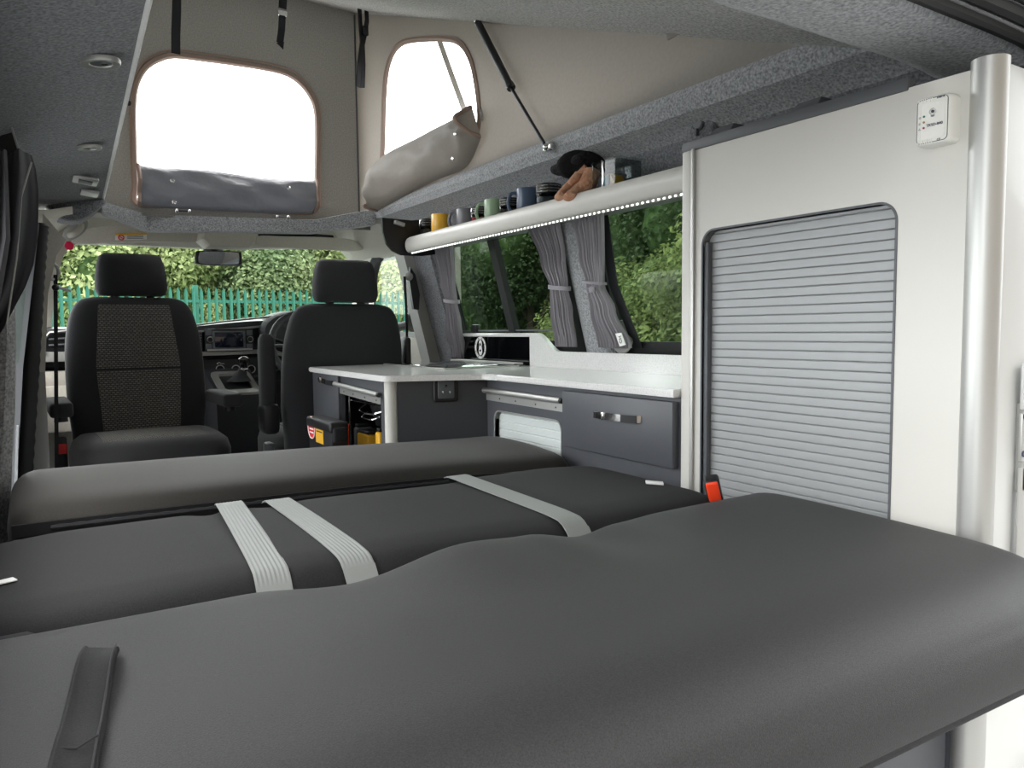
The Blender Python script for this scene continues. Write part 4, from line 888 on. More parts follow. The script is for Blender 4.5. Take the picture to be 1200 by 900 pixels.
# worktop
pts = []
def corner(c, r, a0, a1, n=8): return [Vector((c[0]+r*cos(a0+(a1-a0)*k/n), c[1]+r*sin(a0+(a1-a0)*k/n), WZ-.018)) for k in range(n+1)]
poly = [Vector((XE, 1.20, WZ-.018)), Vector((1.178, 1.20, WZ-.018)), Vector((1.178, 1.95, WZ-.018))]
poly += [Vector((1.175, 1.98, WZ-.018)), Vector((1.160, 2.010, WZ-.018)), Vector((1.13, 2.025, WZ-.018))]
poly += corner((.922, 2.150), .040, -pi/2-.25, -pi, 8)
poly += [Vector((.884, 2.80, WZ-.018)), Vector((.886, 2.87, WZ-.018)), Vector((.90, 2.885, WZ-.018)), Vector((XE, 2.90, WZ-.018))]
w = MB().prism(poly, (0, 0, .018)); bmesh.ops.bevel(w.bm, geom=[e for e in w.bm.edges if abs(e.verts[0].co.z-e.verts[1].co.z) < 1e-6], offset=.003, segments=2, affect='EDGES')
tag(w.build('worktop', 'worktop', org=(1.3, 2, WZ-.018)), 'white speckled L shaped worktop on the slate grey kitchen unit', 'worktop')
# upstand with stepped curve and black glass
t = thing('upstand', 'white stepped upstand along the window framing a black glass panel', 'upstand', (XE, 2.0, WZ))
XU = 1.555; zt = at(720, 414, X=XU).z; zh = at(570, 390.5, X=XU).z; y1 = at(518, 400, X=XU).y; y2 = at(622, 400, X=XU).y; yb = at(650, 400, X=XU).y
out = [(1.20, WZ), (1.20, zt), (yb-.02, zt)]
for k in range(1, 10): u = k/10; out.append((yb-.02+(y2-.03-yb+.02)*u, zt+(zh-zt)*(u*u*(3-2*u))))
out += [(y2-.03, zh), (y2+.01, zh+.001), (y1, zh+.001), (y1, WZ)]
hole = [(y2+.008, WZ+.004), (y2+.008, zh-.014), (y1-.016, zh-.014), (y1-.016, WZ+.004)]
# body as solid strips round the glass
MB().prism([(XU, a, b) for a, b in out[:-4]+[(y2-.03, zh), (y2+.008, zh), (y2+.008, WZ)]], (.02, 0, 0)).build('upstand_body', 'worktop', t, ang=20)
MB().box(XU, XU+.02, y2+.008, y1, zh-.014, zh, .001).build('top_bar', 'worktop', t); MB().box(XU, XU+.02, y1-.016, y1, WZ, zh-.014, .001).build('side_bar', 'worktop', t)
gp = MB().box(XU+.004, XU+.012, y2+.008, y1-.016, WZ+.001, zh-.014).build('glass_panel', 'blackglass', t)
lc = at(563, 407.5, X=XU+.003); 
em = MB().lathe([(.0445, -.001), (.0455, .0012), (.036, .0012), (.035, -.001)], lc, (-1, 0, 0), 40, cap=False).build('round_emblem', 'white_paper', t)
for (dy, dz, r1, r2, m) in ((0, .017, .013, .016, 'white_paper'), (0, -.014, .015, .018, 'white_paper'), (0, .0, .012, .008, 'white_paper')): MB().ball((lc.x, lc.y+dy, lc.z+dz), (.0018, r1, r2), 20, 8).build('emblem_figure', m, em)
for (dy, dz, r1, r2) in ((0, .014, .007, .007), (0, -.012, .009, .006)): MB().ball((lc.x-.001, lc.y+dy, lc.z+dz), (.0015, r1, r2), 14, 8).build('emblem_figure', 'blackglass', em)
for k in range(8): a_ = 2*pi*k/8+.4; MB().ball((lc.x-.001, lc.y+.0405*cos(a_), lc.z+.0405*sin(a_)), (.001, .003, .003), 8, 6).build('emblem_dot', 'ink', em)
# hob with glass lid flush in the worktop
t = thing('hob', 'black glass hob with a thin silver rim set into the worktop', 'hob', (1.36, 2.6, WZ))
hx0, hx1, hy0, hy1 = 1.19, 1.50, 2.32, 2.86
MB().box(hx0, hx1, hy0, hy1, WZ, WZ+.005, .001).build('rim', 'alu', t); MB().box(hx0+.005, hx1-.005, hy0+.005, hy1-.005, WZ+.004, WZ+.0075, .001).build('glass_top', 'blackglass', t)
for x, y in ((1.28, 2.47), (1.40, 2.70)): MB().torus((x, y, WZ+.0076), .07, .0012, (0, 0, 1), 36, 5).build('ring_marking', 'trim_grey', t)
MB().box(1.49, 1.53, 2.34, 2.85, WZ+.006, WZ+.014, .002).build('lid_hinge', 'alu', t)
# objects in and beside the peninsula
t = thing('storage_box', 'black lidded box with a round red sticker and a yellow sticker', 'box', (.86, 2.5, 0)); XB = .79
ya, yb_ = at(388, 500, X=XB).y, at(361.5, 500, X=XB).y; zl = at(361, 489, X=XB).z
MB().box(XB, .842, ya, yb_, 0, zl-.02, .008).build('body', 'black', t)
MB().box(XB-.008, .846, ya-.012, yb_+.004, zl-.03, zl+.006, .010, 3).build('lid', 'black', t); MB().box(XB+.0, .842, ya-.02, ya, zl-.06, zl-.01, .012, 3).build('lid_handle', 'blackm', t)
s_ = at(365.5, 501, X=XB); st = MB().lathe([(.038, 0), (.040, .0012), (.001, .0014)], s_, (-1, 0, 0), 32).build('round_sticker', 'red', t)
MB().torus((XB-.0015, s_.y, s_.z), .037, .002, (1, 0, 0), 32, 5).build('sticker_ring', 'white_paper', st)
for dz in (.014, -.004, -.016): MB().box(XB-.002, XB-.001, s_.y-.022, s_.y+.022, s_.z+dz-.003, s_.z+dz+.002).build('printed_line', 'white_paper', st)
ys_ = at(374.5, 502, X=XB); st = MB().box(XB-.0016, XB, ys_.y-.038, ys_.y+.038, ys_.z-.050, ys_.z+.018, .0004).build('square_sticker', 'yellow', t)
for dz in (.018, .004, -.010): MB().box(XB-.0026, XB-.0016, ys_.y-.030, ys_.y+.026, ys_.z+dz-.003, ys_.z+dz+.001).build('printed_line', 'ink', st)
t = thing('wire_rack', 'chrome wire rack inside the open grey cupboard', 'rack', (1.0, 2.4, .6))
def rk(z, x0, x1):
    w = MB()
    for k in range(7): y = 2.2+k*.055; w.tube([(x0, y, z), (x1, y, z)], .002, 6)
    for x in (x0, (x0+x1)/2, x1): w.tube([(x, 2.18, z), (x, 2.56, z)], .0028, 6)
    return w
rk(.700, .925, 1.15).build('wire_shelf', 'chrome', t); rk(.680, .925, 1.15).build('wire_shelf', 'chrome', t)
MB().tube([(.922, 2.53, .30), (.922, 2.53, .72)], .004, 8).build('upright', 'chrome', t)
t = thing('pan', 'black pan with a bent chrome handle inside the open cupboard', 'pan', (1.0, 2.38, .56)); MB().lathe([(.001, 0), (.09, 0), (.11, .07), (.105, .07), (.086, .006), (.001, .006)], (1.055, 2.38, .60), n=28).build('bowl', 'black', t)
MB().tube(smooth_loop([(.955, 2.46, .668), (.925, 2.44, .652), (.92, 2.33, .648), (.945, 2.28, .660)], 6, False), .0035, 8).build('handle', 'chrome', t); MB().tube(smooth_loop([(.945, 2.42, .645), (.918, 2.40, .632), (.918, 2.32, .630), (.94, 2.30, .640)], 6, False), .003, 8).build('handle', 'chrome', t)
for (a_, b_, y0, y1, z0, z1, m, nm, lb, ct) in ((.925, .985, 2.375, 2.475, .47, .592, 'yellow', 'tin', 'amber yellow tin inside the open grey cupboard', 'tin'), (.925, .95, 2.275, 2.31, .45, .612, 'yellow', 'bottle', 'narrow yellow bottle beside the corner post in the cupboard', 'bottle'), (.93, .99, 2.487, 2.522, .42, .605, 'trim_grey', 'flask', 'dark rounded flask at the left side of the open cupboard', 'flask'), (.917, .927, 2.533, 2.546, .55, .615, 'orange', 'lighter', 'small orange lighter against the cupboard upright', 'lighter')):
    q = thing(nm, lb, ct, ((a_+b_)/2, (y0+y1)/2, .30)); MB().box(a_, b_, y0, y1, .30, z1-.02, .008, 3).build('body', m, q); MB().box(a_+.004, b_-.004, y0+.006, y1-.006, z1-.02, z1-.008, .003, 3).build('cap', 'black', q)
# ================================================================ SHELF WITH MUGS
t = thing('overhead_shelf', 'long white rounded shelf front with a dark end plate above the side windows', 'shelf', (1.35, 2.0, 1.23))
SY0, SY1 = 1.20, 2.845
pr = []
for k in range(13): a_ = -pi/2+pi*k/12; pr.append((1.302-.020*cos(a_), 1.268+.032*sin(a_)))
pr += [(1.322, 1.298), (1.322, 1.238)]
w = MB(); rg = []
for y, k in ((SY0, 1), (SY1-.03, 1), (SY1-.012, .93), (SY1-.003, .75), (SY1, .5)): rg.append([Vector((1.31+(x-1.31)*k, y, 1.268+(z-1.268)*k)) for x, z in pr])
w.loft(rg); w.build('shelf_front', 'white', t, ang=50)
MB().box(1.31, XW(1.26)-.005, SY0, SY1-.01, 1.262, 1.274, .001).build('shelf_board', 'grey_panel', t)
MB().prism([at(x, y, Y=2.855) for x, y in ((448, 255), (449, 272), (453, 286), (460, 294), (470, 299), (495, 300), (510, 298), (512, 262), (480, 258))], (0, .012, 0)).build('end_plate', 'black', t)
q = at(468, 262, Y=2.84); MB().box(q.x-.022, q.x+.022, q.y-.01, q.y+.01, q.z-.008, q.z+.008, .003, rot=(0, .25, 0)).build('end_clip', 'greyplastic', t)
lsn = MB().box(1.288, 1.300, SY0, SY1-.06, 1.228, 1.235, .001).build('light_strip', 'led_bed', t)
w = MB(); y = SY0+.01
while y < SY1-.07: w.box(1.2868, 1.2905, y, y+.006, 1.2287, 1.2327); y += .019
o = w.build('light_dot', 'led', lsn); o['kind'] = 'stuff'
def mug(px, ytop, X, m, label, handle, Z0=1.274):
    c = at(px, ytop, X=X); h = .092; r_ = .038; z0 = c.z-h
    z0 = Z0; h = c.z-z0
    t = thing('mug', label, 'mug', (X, c.y, z0), 'mugs on the overhead shelf')
    prof = [(.001, 0), (r_*.95, 0), (r_, .006), (r_, h-.002), (r_-.001, h), (r_-.004, h-.001), (r_-.004, .008), (.001, .006)]
    MB().lathe(prof, (X, c.y, z0), n=32).build('body', m, t)
    for k in range(0): pass
    if handle:
        s = handle; MB().tube(smooth_loop([(X-.8*q, c.y+s*.6*q, z0+h*v) for q, v in ((.034, .86), (.056, .86), (.066, .58), (.056, .28), (.034, .22))], 6, False), .0055, 8).build('handle', m, t)
mug(516.5, 251.5, 1.375, 'mug_yellow', 'mustard yellow mug, farthest of the mugs on the shelf', 0)
mug(546.5, 245.5, 1.375, 'mug_grey', 'grey mug on the shelf between the yellow and the green ones', 1)
mug(580, 234.5, 1.375, 'mug_green', 'sage green ribbed mug on the overhead shelf', 1)
mug(619, 221.5, 1.375, 'mug_blue', 'slate blue ribbed mug on the overhead shelf', 1)
def jar(px, ytop, label, mcont, r_=.036, X=1.385, bands=3):
    c = at(px, ytop, X=X); z0 = 1.274; h = c.z-z0
    t = thing('jar', label, 'jar', (X, c.y, z0), 'jars on the overhead shelf')
    MB().lathe([(.001, 0), (r_, 0), (r_, h*.62), (r_*.9, h*.66), (r_*.9, h*.7), (.001, h*.7)], (X, c.y, z0), n=24).build('glass_body', 'jar', t)
    MB().lathe([(.001, .003), (r_*.9, .003), (r_*.9, h*.58), (.001, h*.6)], (X, c.y, z0), n=20).build('contents', mcont, t)
    l = MB().lathe([(.001, h*.70), (r_*.97, h*.70), (r_*.97, h*.97), (r_*.9, h), (.001, h)], (X, c.y, z0), n=24).build('lid', 'black', t)
    for k in range(bands): MB().torus((X, c.y, z0+h*(.74+.09*k)), r_*.98, .0016, (0, 0, 1), 28, 5).build('lid_ring', 'chrome', l)
    MB().tube([(X-r_, c.y, z0+h*.6), (X-r_-.004, c.y, z0+h*.75), (X-r_, c.y, z0+h*.95)], .0016, 6).build('clip', 'chrome', t)
jar(490, 259, 'dark jar with silver lid rings at the far end of the shelf', 'blackm')
jar(500, 257, 'dark jar beside the yellow mug with silver lid rings', 'trim_grey', .03)
jar(563, 243.5, 'jar with red contents between the grey and the green mug', 'red')
jar(597, 233, 'jar with silver banded lid left of the slate blue mug', 'bark')
jar(643, 216.5, 'jar with a wide black and silver lid right of the slate blue mug', 'trim_grey', .042)
c = at(528, 262, X=1.36); o = MB()
for k in range(5): o.ball((1.36+.004*k, c.y+.022-.011*k, 1.285+.010*(k % 3)), (.018, .016, .015+.004*(k % 2)), 12, 8)
tag(o.build('paper_bag', 'white_paper', org=(1.36, c.y, 1.274)), 'crumpled white bag on the shelf beside the yellow mug', 'bag')
# square jar with blue and yellow packets
c = at(722, 192, X=1.385); t = thing('jar', 'large clear jar with a blue and a yellow packet right of the plush dog', 'jar', (1.385, c.y, 1.274)); h = c.z-1.274
MB().loft([[Vector((1.385+a, c.y+b, 1.274+z)) for a, b in rrect(-.045, .045, -.062, .062, .015, 4)] for z in (0, h*.85, h)]).build('glass_body', 'jar', t)
MB().prism([(1.36, c.y+.055, 1.276), (1.36, c.y+.005, 1.276), (1.36, c.y+.005, 1.274+h*.72), (1.36, c.y+.028, 1.274+h*.62)], (.04, 0, 0)).build('packet', 'teal', t)
MB().prism([(1.36, c.y-.052, 1.276), (1.36, c.y-.006, 1.276), (1.36, c.y-.006, 1.274+h*.70)], (.04, 0, 0)).build('packet', 'mug_yellow', t)
MB().box(1.337, 1.339, c.y-.003, c.y+.003, 1.276, 1.274+h, .001).build('clip_wire', 'chrome', t); MB().loft([[Vector((1.385+a, c.y+b, 1.274+h+z)) for a, b in rrect(-.047, .047, -.064, .064, .015, 4)] for z in (0, .006)]).build('lid', 'glassclear', t)
# plush dog
Xd = 1.34; P = lambda x, y, X=Xd: at(x, y, X=X)
t = thing('plush_dog', 'black and tan plush dog on the shelf with its paws over the white edge', 'toy', P(675, 225, 1.36))
w = MB(); hd = P(672, 196); 
w.loft([sring(0, 0, 0, .001, .001)] and [[P(x, y, X)+Vector((0, ry*cos(a_)*.9, 0))+Vector((rx*sin(a_), 0, rz*cos(a_))) if False else P(x, y, X)+Vector((rx*sin(a_), .0, rz*cos(a_))) for a_ in [2*pi*k/20 for k in range(20)]] for x, y, X, rx, rz, ry in ((647.5, 199, 1.33, .005, .005, 0), (649, 199, 1.33, .013, .013, 0), (654, 199, 1.335, .018, .018, 0), (659, 198, 1.34, .021, .021, 0), (663, 196, 1.35, .034, .032, 0), (670, 194, 1.36, .044, .040, 0), (678, 192, 1.375, .046, .041, 0), (685, 191, 1.39, .046, .036, 0), (693, 191, 1.40, .042, .034, 0), (700, 194, 1.41, .035, .03, 0), (706, 198, 1.42, .012, .012, 0))])
hb = w.build('body', 'fur_black', t, ang=80)
MB().ball(P(648, 199, 1.325), (.006, .006, .005)).build('nose', 'blackglass', t)
MB().ball(P(676, 187, 1.345), (.012, .026, .014)).build('ear', 'fur_black', t)
def limb(pts): 
    w = MB(); rings = []
    w.tube(smooth_loop([P(x, y, X) for x, y, X, r_ in pts], 5, False), [r_ for r_ in [interp(i/(5*(len(pts)-1)), [(k/(len(pts)-1), q[3]) for k, q in enumerate(pts)]) for i in range(5*(len(pts)-1)+1)]], 14); return w
limb([(694, 202, 1.36, .024), (690, 213, 1.345, .026), (680, 222, 1.325, .020), (670, 229, 1.300, .017), (666, 231, 1.285, .015)]).ball(P(668, 230, 1.285), (.016, .026, .014)).build('front_leg', 'fur_tan', t, ang=80)
limb([(690, 200, 1.37, .022), (680, 208, 1.355, .019), (668, 218, 1.33, .015), (659, 227, 1.305, .014), (655, 231, 1.295, .012)]).ball(P(657, 230.5, 1.29), (.015, .024, .013)).build('front_leg', 'fur_tan', t, ang=80)
limb([(678, 205, 1.335, .013), (672, 212, 1.318, .013), (668, 216, 1.31, .009)]).build('paw_pad', 'fur_tan', t, ang=80)
# 12 V style socket on the roof rail above the cabinet
p = at(822, 145, X=1.43); t = thing('roof_socket', 'round grey capped socket on the felt rail above the tall cabinet', 'socket', p)
MB().box(p.x-.008, p.x+.03, p.y-.045, p.y+.045, p.z-.045, p.z+.03, .01).build('felt_block', 'carpet_dark', t); MB().lathe([(.001, .010), (.014, .010), (.018, .007), (.020, 0), (.020, -.01)], p+Vector((-.006, 0, 0)), (-1, 0, 0), 24).build('cap', 'trim_grey', t); MB().box(p.x-.022, p.x-.010, p.y-.004, p.y+.004, p.z-.032, p.z-.014, .002).build('tab', 'trim_grey', t)
# ================================================================ CURTAINS
def curtain(name, label, rows, m, folds, ydir=True, amp=.016, tie=None, X=None, tw=.014):
    t = thing(name, label, 'curtain', (rows[0][3], rows[0][1], rows[-1][0]), 'side window curtains')
    zs = [r_[0] for r_ in rows]; n = 28; mesh = []
    for i in range(n+1):
        z = zs[0]+(zs[-1]-zs[0])*i/n
        tab = sorted([(r_[0], r_[1:]) for r_ in rows], key=lambda q: q[0])
        yc = interp(z, [(a, b[0]) for a, b in tab]); hw = interp(z, [(a, b[1]) for a, b in tab]); x0 = interp(z, [(a, b[2]) for a, b in tab])
        row = []; N = folds*10
        for k in range(N+1):
            u = k/N*2-1; y = yc+hw*u; ph = folds*pi*u+.6*sin(3*z+2*u)
            x = x0-amp*(.35+hw*9*.65)*(.6*sin(ph*2)+.25*sin(ph*3.3+1.7+2*z))-.006*cos(u*pi/2)
            row.append(Vector((x, y+.004*sin(ph*2+1.2), z)) )
        mesh.append(row)
    MB().sheet(mesh, .0025, (1, 0, 0)).build('drape', m, t, ang=75)
    if tie:
        zt_, yt, ht, xt = tie; loop = [Vector((xt+(.027)*sin(a_), yt+(ht+.008)*cos(a_), zt_+.006*cos(a_))) for a_ in [2*pi*k/28 for k in range(29)]]
        MB().ribbon(loop, tw, .003, (0, 0, 1)).build('tie_back', m, t)
    return t
def Xc(z): return XW(z)-.045
curtain('curtain', 'grey side curtain tied back at the front end of the windows', [(1.29, 2.80, .085, Xc(1.29)), (1.12, 2.84, .055, Xc(1.12)), (1.045, 2.85, .042, Xc(1.045)), (.95, 2.88, .06, Xc(.95)), (.80, 2.93, .08, Xc(.80))], 'curtain', 6, tie=(1.045, 2.85, .042, Xc(1.045)))
curtain('curtain', 'grey side curtain tied with a plain band, left of the felt pillar', [(1.29, 2.07, .088, Xc(1.29)), (1.15, 2.065, .062, Xc(1.15)), (1.06, 2.065, .042, Xc(1.06)), (.98, 2.08, .056, Xc(.98)), (.86, 2.10, .055, Xc(.86))], 'curtain', 6, tie=(1.06, 2.065, .043, Xc(1.06)))
t = curtain('curtain', 'grey side curtain knotted with a thin cord, right of the felt pillar', [(1.29, 1.835, .075, Xc(1.29)), (1.15, 1.86, .058, Xc(1.15)), (1.06, 1.87, .038, Xc(1.06)), (.98, 1.86, .055, Xc(.98)), (.86, 1.84, .075, Xc(.86))], 'curtain', 8, tie=(1.065, 1.87, .042, Xc(1.065)-.004), tw=.008)
p = at(694, 339, X=Xc(1.065)-.035); MB().ball(p, (.008, .014, .010)).tube([p, p+Vector((-.002, .02, -.012))], .002, 6).tube([p, p+Vector((-.002, .024, .004))], .002, 6).build('knot', 'curtain', t)
a = [(XW(z)-.018, y, z) for y, z in ((1.775, 1.29), (1.80, 1.06), (1.745, .86), (1.785, .86), (1.84, 1.06), (1.815, 1.29))]; MB().prism(a, (.003, 0, 0)).build('lining_edge', 'blackm', t)
p = at(726, 402, X=Xc(.9)-.022); lb = MB().prism([at(721, 391, X=Xc(.9)-.03), at(728, 390, X=Xc(.9)-.03), at(733, 404, X=Xc(.9)-.03), at(726, 406, X=Xc(.9)-.03)], (.002, 0, 0)).build('woven_label', 'white_paper', t)
text('CH', .017, 'ink', t, at(727, 398, X=Xc(.9)-.032), (0, .25, 1), (0, 1, -.25))
p = at(729, 395, X=XW(.9)-.012); t = thing('suction_mount', 'pale round suction disc on the glass behind the knotted curtain', 'suction cup', p); MB().lathe([(.001, .010), (.022, .010), (.052, .003), (.054, 0), (.001, 0)], p, (-1, 0, 0), 32).build('disc', 'greyplastic', t); MB().lathe([(.001, .02), (.012, .02), (.016, .008)], p, (-1, 0, 0), 16).build('hub', 'greyplastic', t)
# near left dark curtain
t = thing('curtain', 'dark charcoal curtain bunched at the left edge of the picture', 'curtain', at(10, 390, Y=1.9))
L = [(178, 6, 37), (195, 2, 42), (220, -2, 45), (250, -6, 45), (280, -8, 44), (310, -10, 39), (335, -14, 30), (360, -20, 17), (385, -30, 4), (400, -38, -6)]
mesh = []
for y, l, r_ in L:
    row = []
    for k in range(41):
        u = k/40; p = at(l+(r_-l)*u, y, Y=1.88); p.y += .030*sin(u*7+y*.006)+.006*sin(u*19+1); row.append(p)
    mesh.append(row)
MB().sheet(mesh, .003, (0, -1, 0)).build('drape', 'curtain_dark', t, ang=75)
mesh = []
for y, l, r_ in [(176, -8, 8), (220, -12, 10), (280, -18, 12), (330, -30, 4), (380, -40, -6)]:
    mesh.append([at(l+(r_-l)*k/12, y, Y=1.82)+Vector((0, .012*sin(k*1.1), 0)) for k in range(13)])
MB().sheet(mesh, .003, (0, -1, 0)).build('drape', 'curtain_dark', t, ang=75)
MB().tube([at(x, y, Y=1.862) for x, y in ((37, 190), (25, 230), (20, 300), (8, 380))], .0018, 6).build('hem', 'greyplastic', t)
# ================================================================ OUTSIDE
G = -.5
w = MB(); w.box(-40, 60, -30, 60, G-.05, G); struct(w, 'ground', 'tarmac')
struct(MB().box(-14, 16, -7.4, -7, G, 4.6), 'wall_light_block', 'bark')  # added wall out of view, blocks low sky light from behind the van
w = MB(); rows = []
for i in range(30):
    rows.append([Vector((-15+55*i/29, 15.5+1.2*j, G+.02+.25*sin(i*1.3+j)*.3+.06*j)) for j in range(8)])
w.sheet(rows, .1, (0, 0, 1)); o = struct(w, 'ground_verge', 'grass')
# palisade fence
YFN = 17
def fence(name, label, x0, x1, y0, y1, ztop, pitch=.15):
    t = thing(name, label, 'fence', (x0, y0, G)); n = int(hypot(x1-x0, y1-y0)/pitch); d = Vector((x1-x0, y1-y0, 0)).normalized(); nr = Vector((d.y, -d.x, 0))
    proto = None
    for k in range(n):
        p = Vector((x0, y0, 0))+d*pitch*k
        if proto is None:
            w = MB(); a = .034; pr = [(-a, 0), (-a*.5, .010), (0, .004), (a*.5, .010), (a, 0), (a*.5, .018), (-a*.5, .018)]
            base = [p+d*u-nr*v for u, v in ((-a, .0), (-a*.4, .018), (a*.4, .018), (a, .0), (a*.4, .010), (-a*.4, .010))]
            w.loft([[q+Vector((0, 0, G+.05)) for q in base], [q+Vector((0, 0, ztop-.10)) for q in base], [p+(q-p)*.12+Vector((0, 0, ztop)) for q in base]]); proto = w.build('pale', 'fence', t)
        else:
            c = proto.copy(); C.objects.link(c); c.location = d*pitch*k
    A = Vector((x0, y0, 0)); B = A+d*pitch*n
    for z in (ztop-.32, G+.4): MB().prism([A+nr*-.02+Vector((0, 0, z)), B+nr*-.02+Vector((0, 0, z)), B+nr*-.02+Vector((0, 0, z+.06)), A+nr*-.02+Vector((0, 0, z+.06))], -nr*.02).build('rail', 'fence', t)
    k = 0
    while k*2.75 < pitch*n:
        p = A+d*(k*2.75+1.05); MB().box(p.x-.05, p.x+.05, p.y-.06+.1, p.y+.06+.1, G, ztop+.05).build('post', 'fence', t); k += 1
    return t
zf = at(250, 337, Y=YFN).z
fence('palisade_fence', 'long green steel palisade fence seen through the windscreen', -.9, 8.4, YFN, YFN, zf)
p = at(394, 293, Y=24); t = thing('lamp_post', 'thin pale blue post rising above the trees right of centre', 'post', (p.x, 24, G))
MB().tube([(p.x, 24, G), (p.x, 24, 3.4)], [.10, .075], 14).build('pole', 'pole', t); MB().box(p.x-.16, p.x+.16, 23.9, 24.1, 3.4, 3.46, .02).build('cap', 'pole', t)
# trees and shrubs
def leaves(n, R3, leaf, seed, shell=.45, blobs=9):
    r = random.Random(seed); V = []; Fc = []
    bl = [(Vector((r.uniform(-.55, .55)*R3[0], r.uniform(-.55, .55)*R3[1], r.uniform(-.5, .62)*R3[2])), r.uniform(.38, .6)) for _ in range(blobs)]
    for i in range(n):
        c, k = bl[r.randrange(blobs)]
        th = r.uniform(0, 2*pi); cz = r.uniform(-1, 1); s = sqrt(1-cz*cz); rad = (1-shell*r.random()**1.6)
        dirn = Vector((s*cos(th), s*sin(th), cz)); p = c+Vector((dirn.x*R3[0]*k, dirn.y*R3[1]*k, dirn.z*R3[2]*k))*rad
        a = Vector((r.gauss(0, 1), r.gauss(0, 1), r.gauss(0, .6))).normalized(); nn = (dirn*.8+Vector((r.gauss(0, .5), r.gauss(0, .5), r.gauss(.5, .5)))).normalized()
        a = (a-nn*a.dot(nn)).normalized(); b = nn.cross(a); L = leaf*r.uniform(.6, 1.3); b0 = len(V)
        V += [p-a*L*.5, p+b*L*.28+nn*L*.06, p+a*L*.5, p-b*L*.28+nn*L*.06]; Fc.append((b0, b0+1, b0+2, b0+3))
    return V, Fc, bl
def tree_proto(name, n, R3, leaf, seed, m, blobs=9):
    V, Fc, bl = leaves(n, R3, leaf, seed, blobs=blobs); zc = R3[2]*.98
    me = bpy.data.meshes.new('foliage'); me.from_pydata([(v.x, v.y, v.z+zc) for v in V], [], Fc); me.materials.append(M[m])
    w = MB(); r = random.Random(seed)
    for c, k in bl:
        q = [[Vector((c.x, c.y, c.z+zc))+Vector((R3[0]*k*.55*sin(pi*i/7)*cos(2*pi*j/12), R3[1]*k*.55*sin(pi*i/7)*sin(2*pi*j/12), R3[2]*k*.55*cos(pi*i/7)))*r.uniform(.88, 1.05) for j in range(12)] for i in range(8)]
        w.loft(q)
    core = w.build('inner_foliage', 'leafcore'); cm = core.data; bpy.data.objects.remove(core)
    w = MB(); w.tube([(0, 0, 0), (.03, .02, zc*.5), (0, 0, zc*1.1)], [.11, .08, .04], 8)
    for k in range(5): a_ = k*1.3; w.tube([(0, 0, zc*(.3+.1*k)), (R3[0]*.5*cos(a_), R3[1]*.5*sin(a_), zc*(.8+.12*k))], [.045, .015], 6)
    tr = w.build('trunk', 'bark'); tm = tr.data; bpy.data.objects.remove(tr)
    return me, cm, tm
PR = dict(bright=tree_proto('b', 32000, (2.0, 1.5, 1.9), .125, 1, 'leaf_bright', 13), pale=tree_proto('p', 30000, (1.8, 1.4, 1.9), .12, 2, 'leaf_pale', 14), mid=tree_proto('m', 32000, (2.0, 1.6, 2.0), .12, 3, 'leaf_mid', 13),
          dark=tree_proto('d', 34000, (1.9, 1.9, 2.4), .085, 4, 'leaf_dark', 14), olive=tree_proto('o', 22000, (1.5, 1.5, 1.25), .08, 5, 'leaf_olive', 12))
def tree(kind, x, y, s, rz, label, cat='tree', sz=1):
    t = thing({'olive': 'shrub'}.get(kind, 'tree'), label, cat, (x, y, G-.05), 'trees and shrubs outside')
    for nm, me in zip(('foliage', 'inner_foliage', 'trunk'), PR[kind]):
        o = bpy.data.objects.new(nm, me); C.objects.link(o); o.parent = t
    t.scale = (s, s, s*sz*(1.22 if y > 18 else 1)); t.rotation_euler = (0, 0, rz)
for a in [
 ('bright', .6, 20.5, 1.15, 0, 'bright green tree behind the fence left of the left headrest'), ('bright', 3.3, 21.5, 1.1, 2, 'bright green tree behind the fence above the left seat headrest'),
 ('pale', 5.0, 22.5, 1.15, 1, 'pale reedy tree behind the fence below the left sun visor'), ('mid', 5.6, 20.6, .95, 3, 'mid green rounded tree behind the fence left of the mirror'),
 ('bright', 7.6, 21.5, 1.1, 4, 'bright yellow green tree behind the fence right of the mirror'), ('mid', 10.0, 22.0, 1.15, 5, 'mid green tree behind the fence left of the right headrest'),
 ('bright', 12.4, 21.0, 1.1, 1, 'bright green tree behind the fence at the right windscreen edge'), ('bright', 15, 19.5, 1.15, 2.6, 'bright green tree behind the felt strip at the front of the side windows'), ('pale', -2.2, 21.5, 1.1, .3, 'pale tree hidden behind the left windscreen pillar'), ('pale', 9.3, 19.6, .95, .9, 'pale tree seen through the right cab door window')]: tree(*a)
for a in [
 ('dark', 10.4, 17.0, 1.2, 2.5, 'dark tree seen farthest away through the front side window'), ('dark', 9.6, 14.4, 1.2, 4.5, 'dark tree seen behind the front curtain of the side windows'), ('dark', 13.5, 13.2, 1.15, 0, 'dark green tree seen at the front end of the side windows'), ('dark', 11.3, 11.2, 1.1, 1, 'dark tree seen left of the divider in the front side window'), ('dark', 9.8, 9.2, 1.12, 2, 'dark tree seen right of the divider in the front side window'),
 ('dark', 9.3, 7.4, 1.15, 3, 'dark tree seen behind the tied curtains'), ('dark', 8.4, 5.6, 1.1, 4, 'tall dark tree filling the top of the rear side window'), ('dark', 8.0, 3.9, 1.1, 5, 'dark tree seen beside the tall cabinet edge')]: tree(*a)
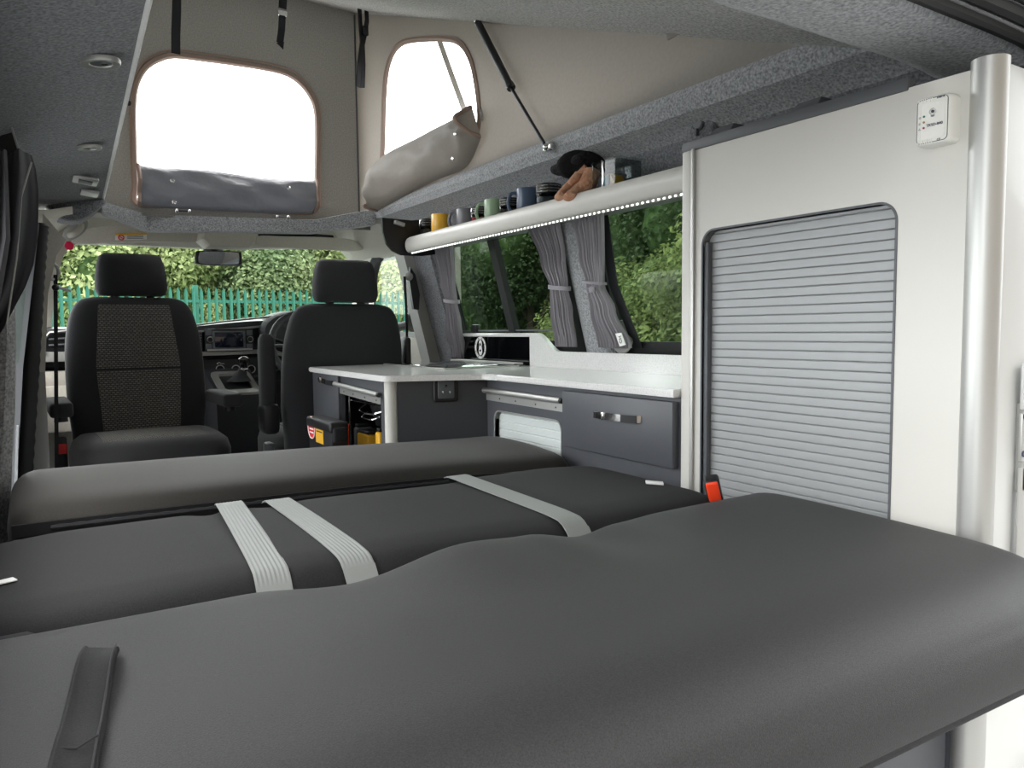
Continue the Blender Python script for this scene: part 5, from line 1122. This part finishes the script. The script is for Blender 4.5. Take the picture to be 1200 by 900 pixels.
for a in [
 ('olive', 9.6, 11.2, 1.0, 0, 'leafy olive shrub low at the front side window'), ('olive', 8.3, 9.4, .95, 1, 'leafy olive shrub under the window divider'), ('olive', 7.3, 7.6, 1.0, 2, 'leafy olive shrub seen between divider and curtain'), ('olive', 6.9, 6.0, 1.05, 3, 'leafy olive shrub beside the suction disc'),
 ('olive', 6.3, 4.5, 1.1, 4, 'leafy olive shrub low in the rear side window by the cabinet')]: tree(*a, cat='shrub')
# ================================================================ LIGHT
W = bpy.data.worlds.new('overcast sky'); bpy.context.scene.world = W; W.use_nodes = True; nt = W.node_tree; bg = nt.nodes['Background']
tc = nt.nodes.new('ShaderNodeTexCoord'); sx = nt.nodes.new('ShaderNodeSeparateXYZ'); mr = nt.nodes.new('ShaderNodeValToRGB')
nt.links.new(tc.outputs['Generated'], sx.inputs[0]); nt.links.new(sx.outputs['Z'], mr.inputs['Fac'])
mr.color_ramp.elements[0].position = 0; mr.color_ramp.elements[0].color = (.80, .84, .86, 1); mr.color_ramp.elements[1].position = .6; mr.color_ramp.elements[1].color = (1, 1, 1, 1)
nt.links.new(mr.outputs['Color'], bg.inputs['Color']); bg.inputs['Strength'].default_value = 2.7
mb_ = nt.nodes.new('ShaderNodeMapRange'); mb_.inputs['From Min'].default_value = -.7; mb_.inputs['From Max'].default_value = .5; mb_.inputs['To Min'].default_value = .35; mb_.inputs['To Max'].default_value = 1.1
nt.links.new(sx.outputs['Y'], mb_.inputs['Value']); mu_ = nt.nodes.new('ShaderNodeVectorMath'); mu_.operation = 'SCALE'
nt.links.new(mr.outputs['Color'], mu_.inputs[0]); nt.links.new(mb_.outputs[0], mu_.inputs['Scale']); nt.links.new(mu_.outputs[0], bg.inputs['Color'])
s = bpy.data.lights.new('sun', 'SUN'); s.energy = 1.2; s.angle = radians(25); s.color = (1, .97, .92); so = bpy.data.objects.new('sun', s); C.objects.link(so); so.rotation_euler = (radians(42), 0, radians(-25))
vs = bpy.context.scene.view_settings; vs.view_transform = 'Standard'; vs.look = 'None'; vs.gamma = 1; vs.exposure = 1.78; vs.use_curve_mapping = False
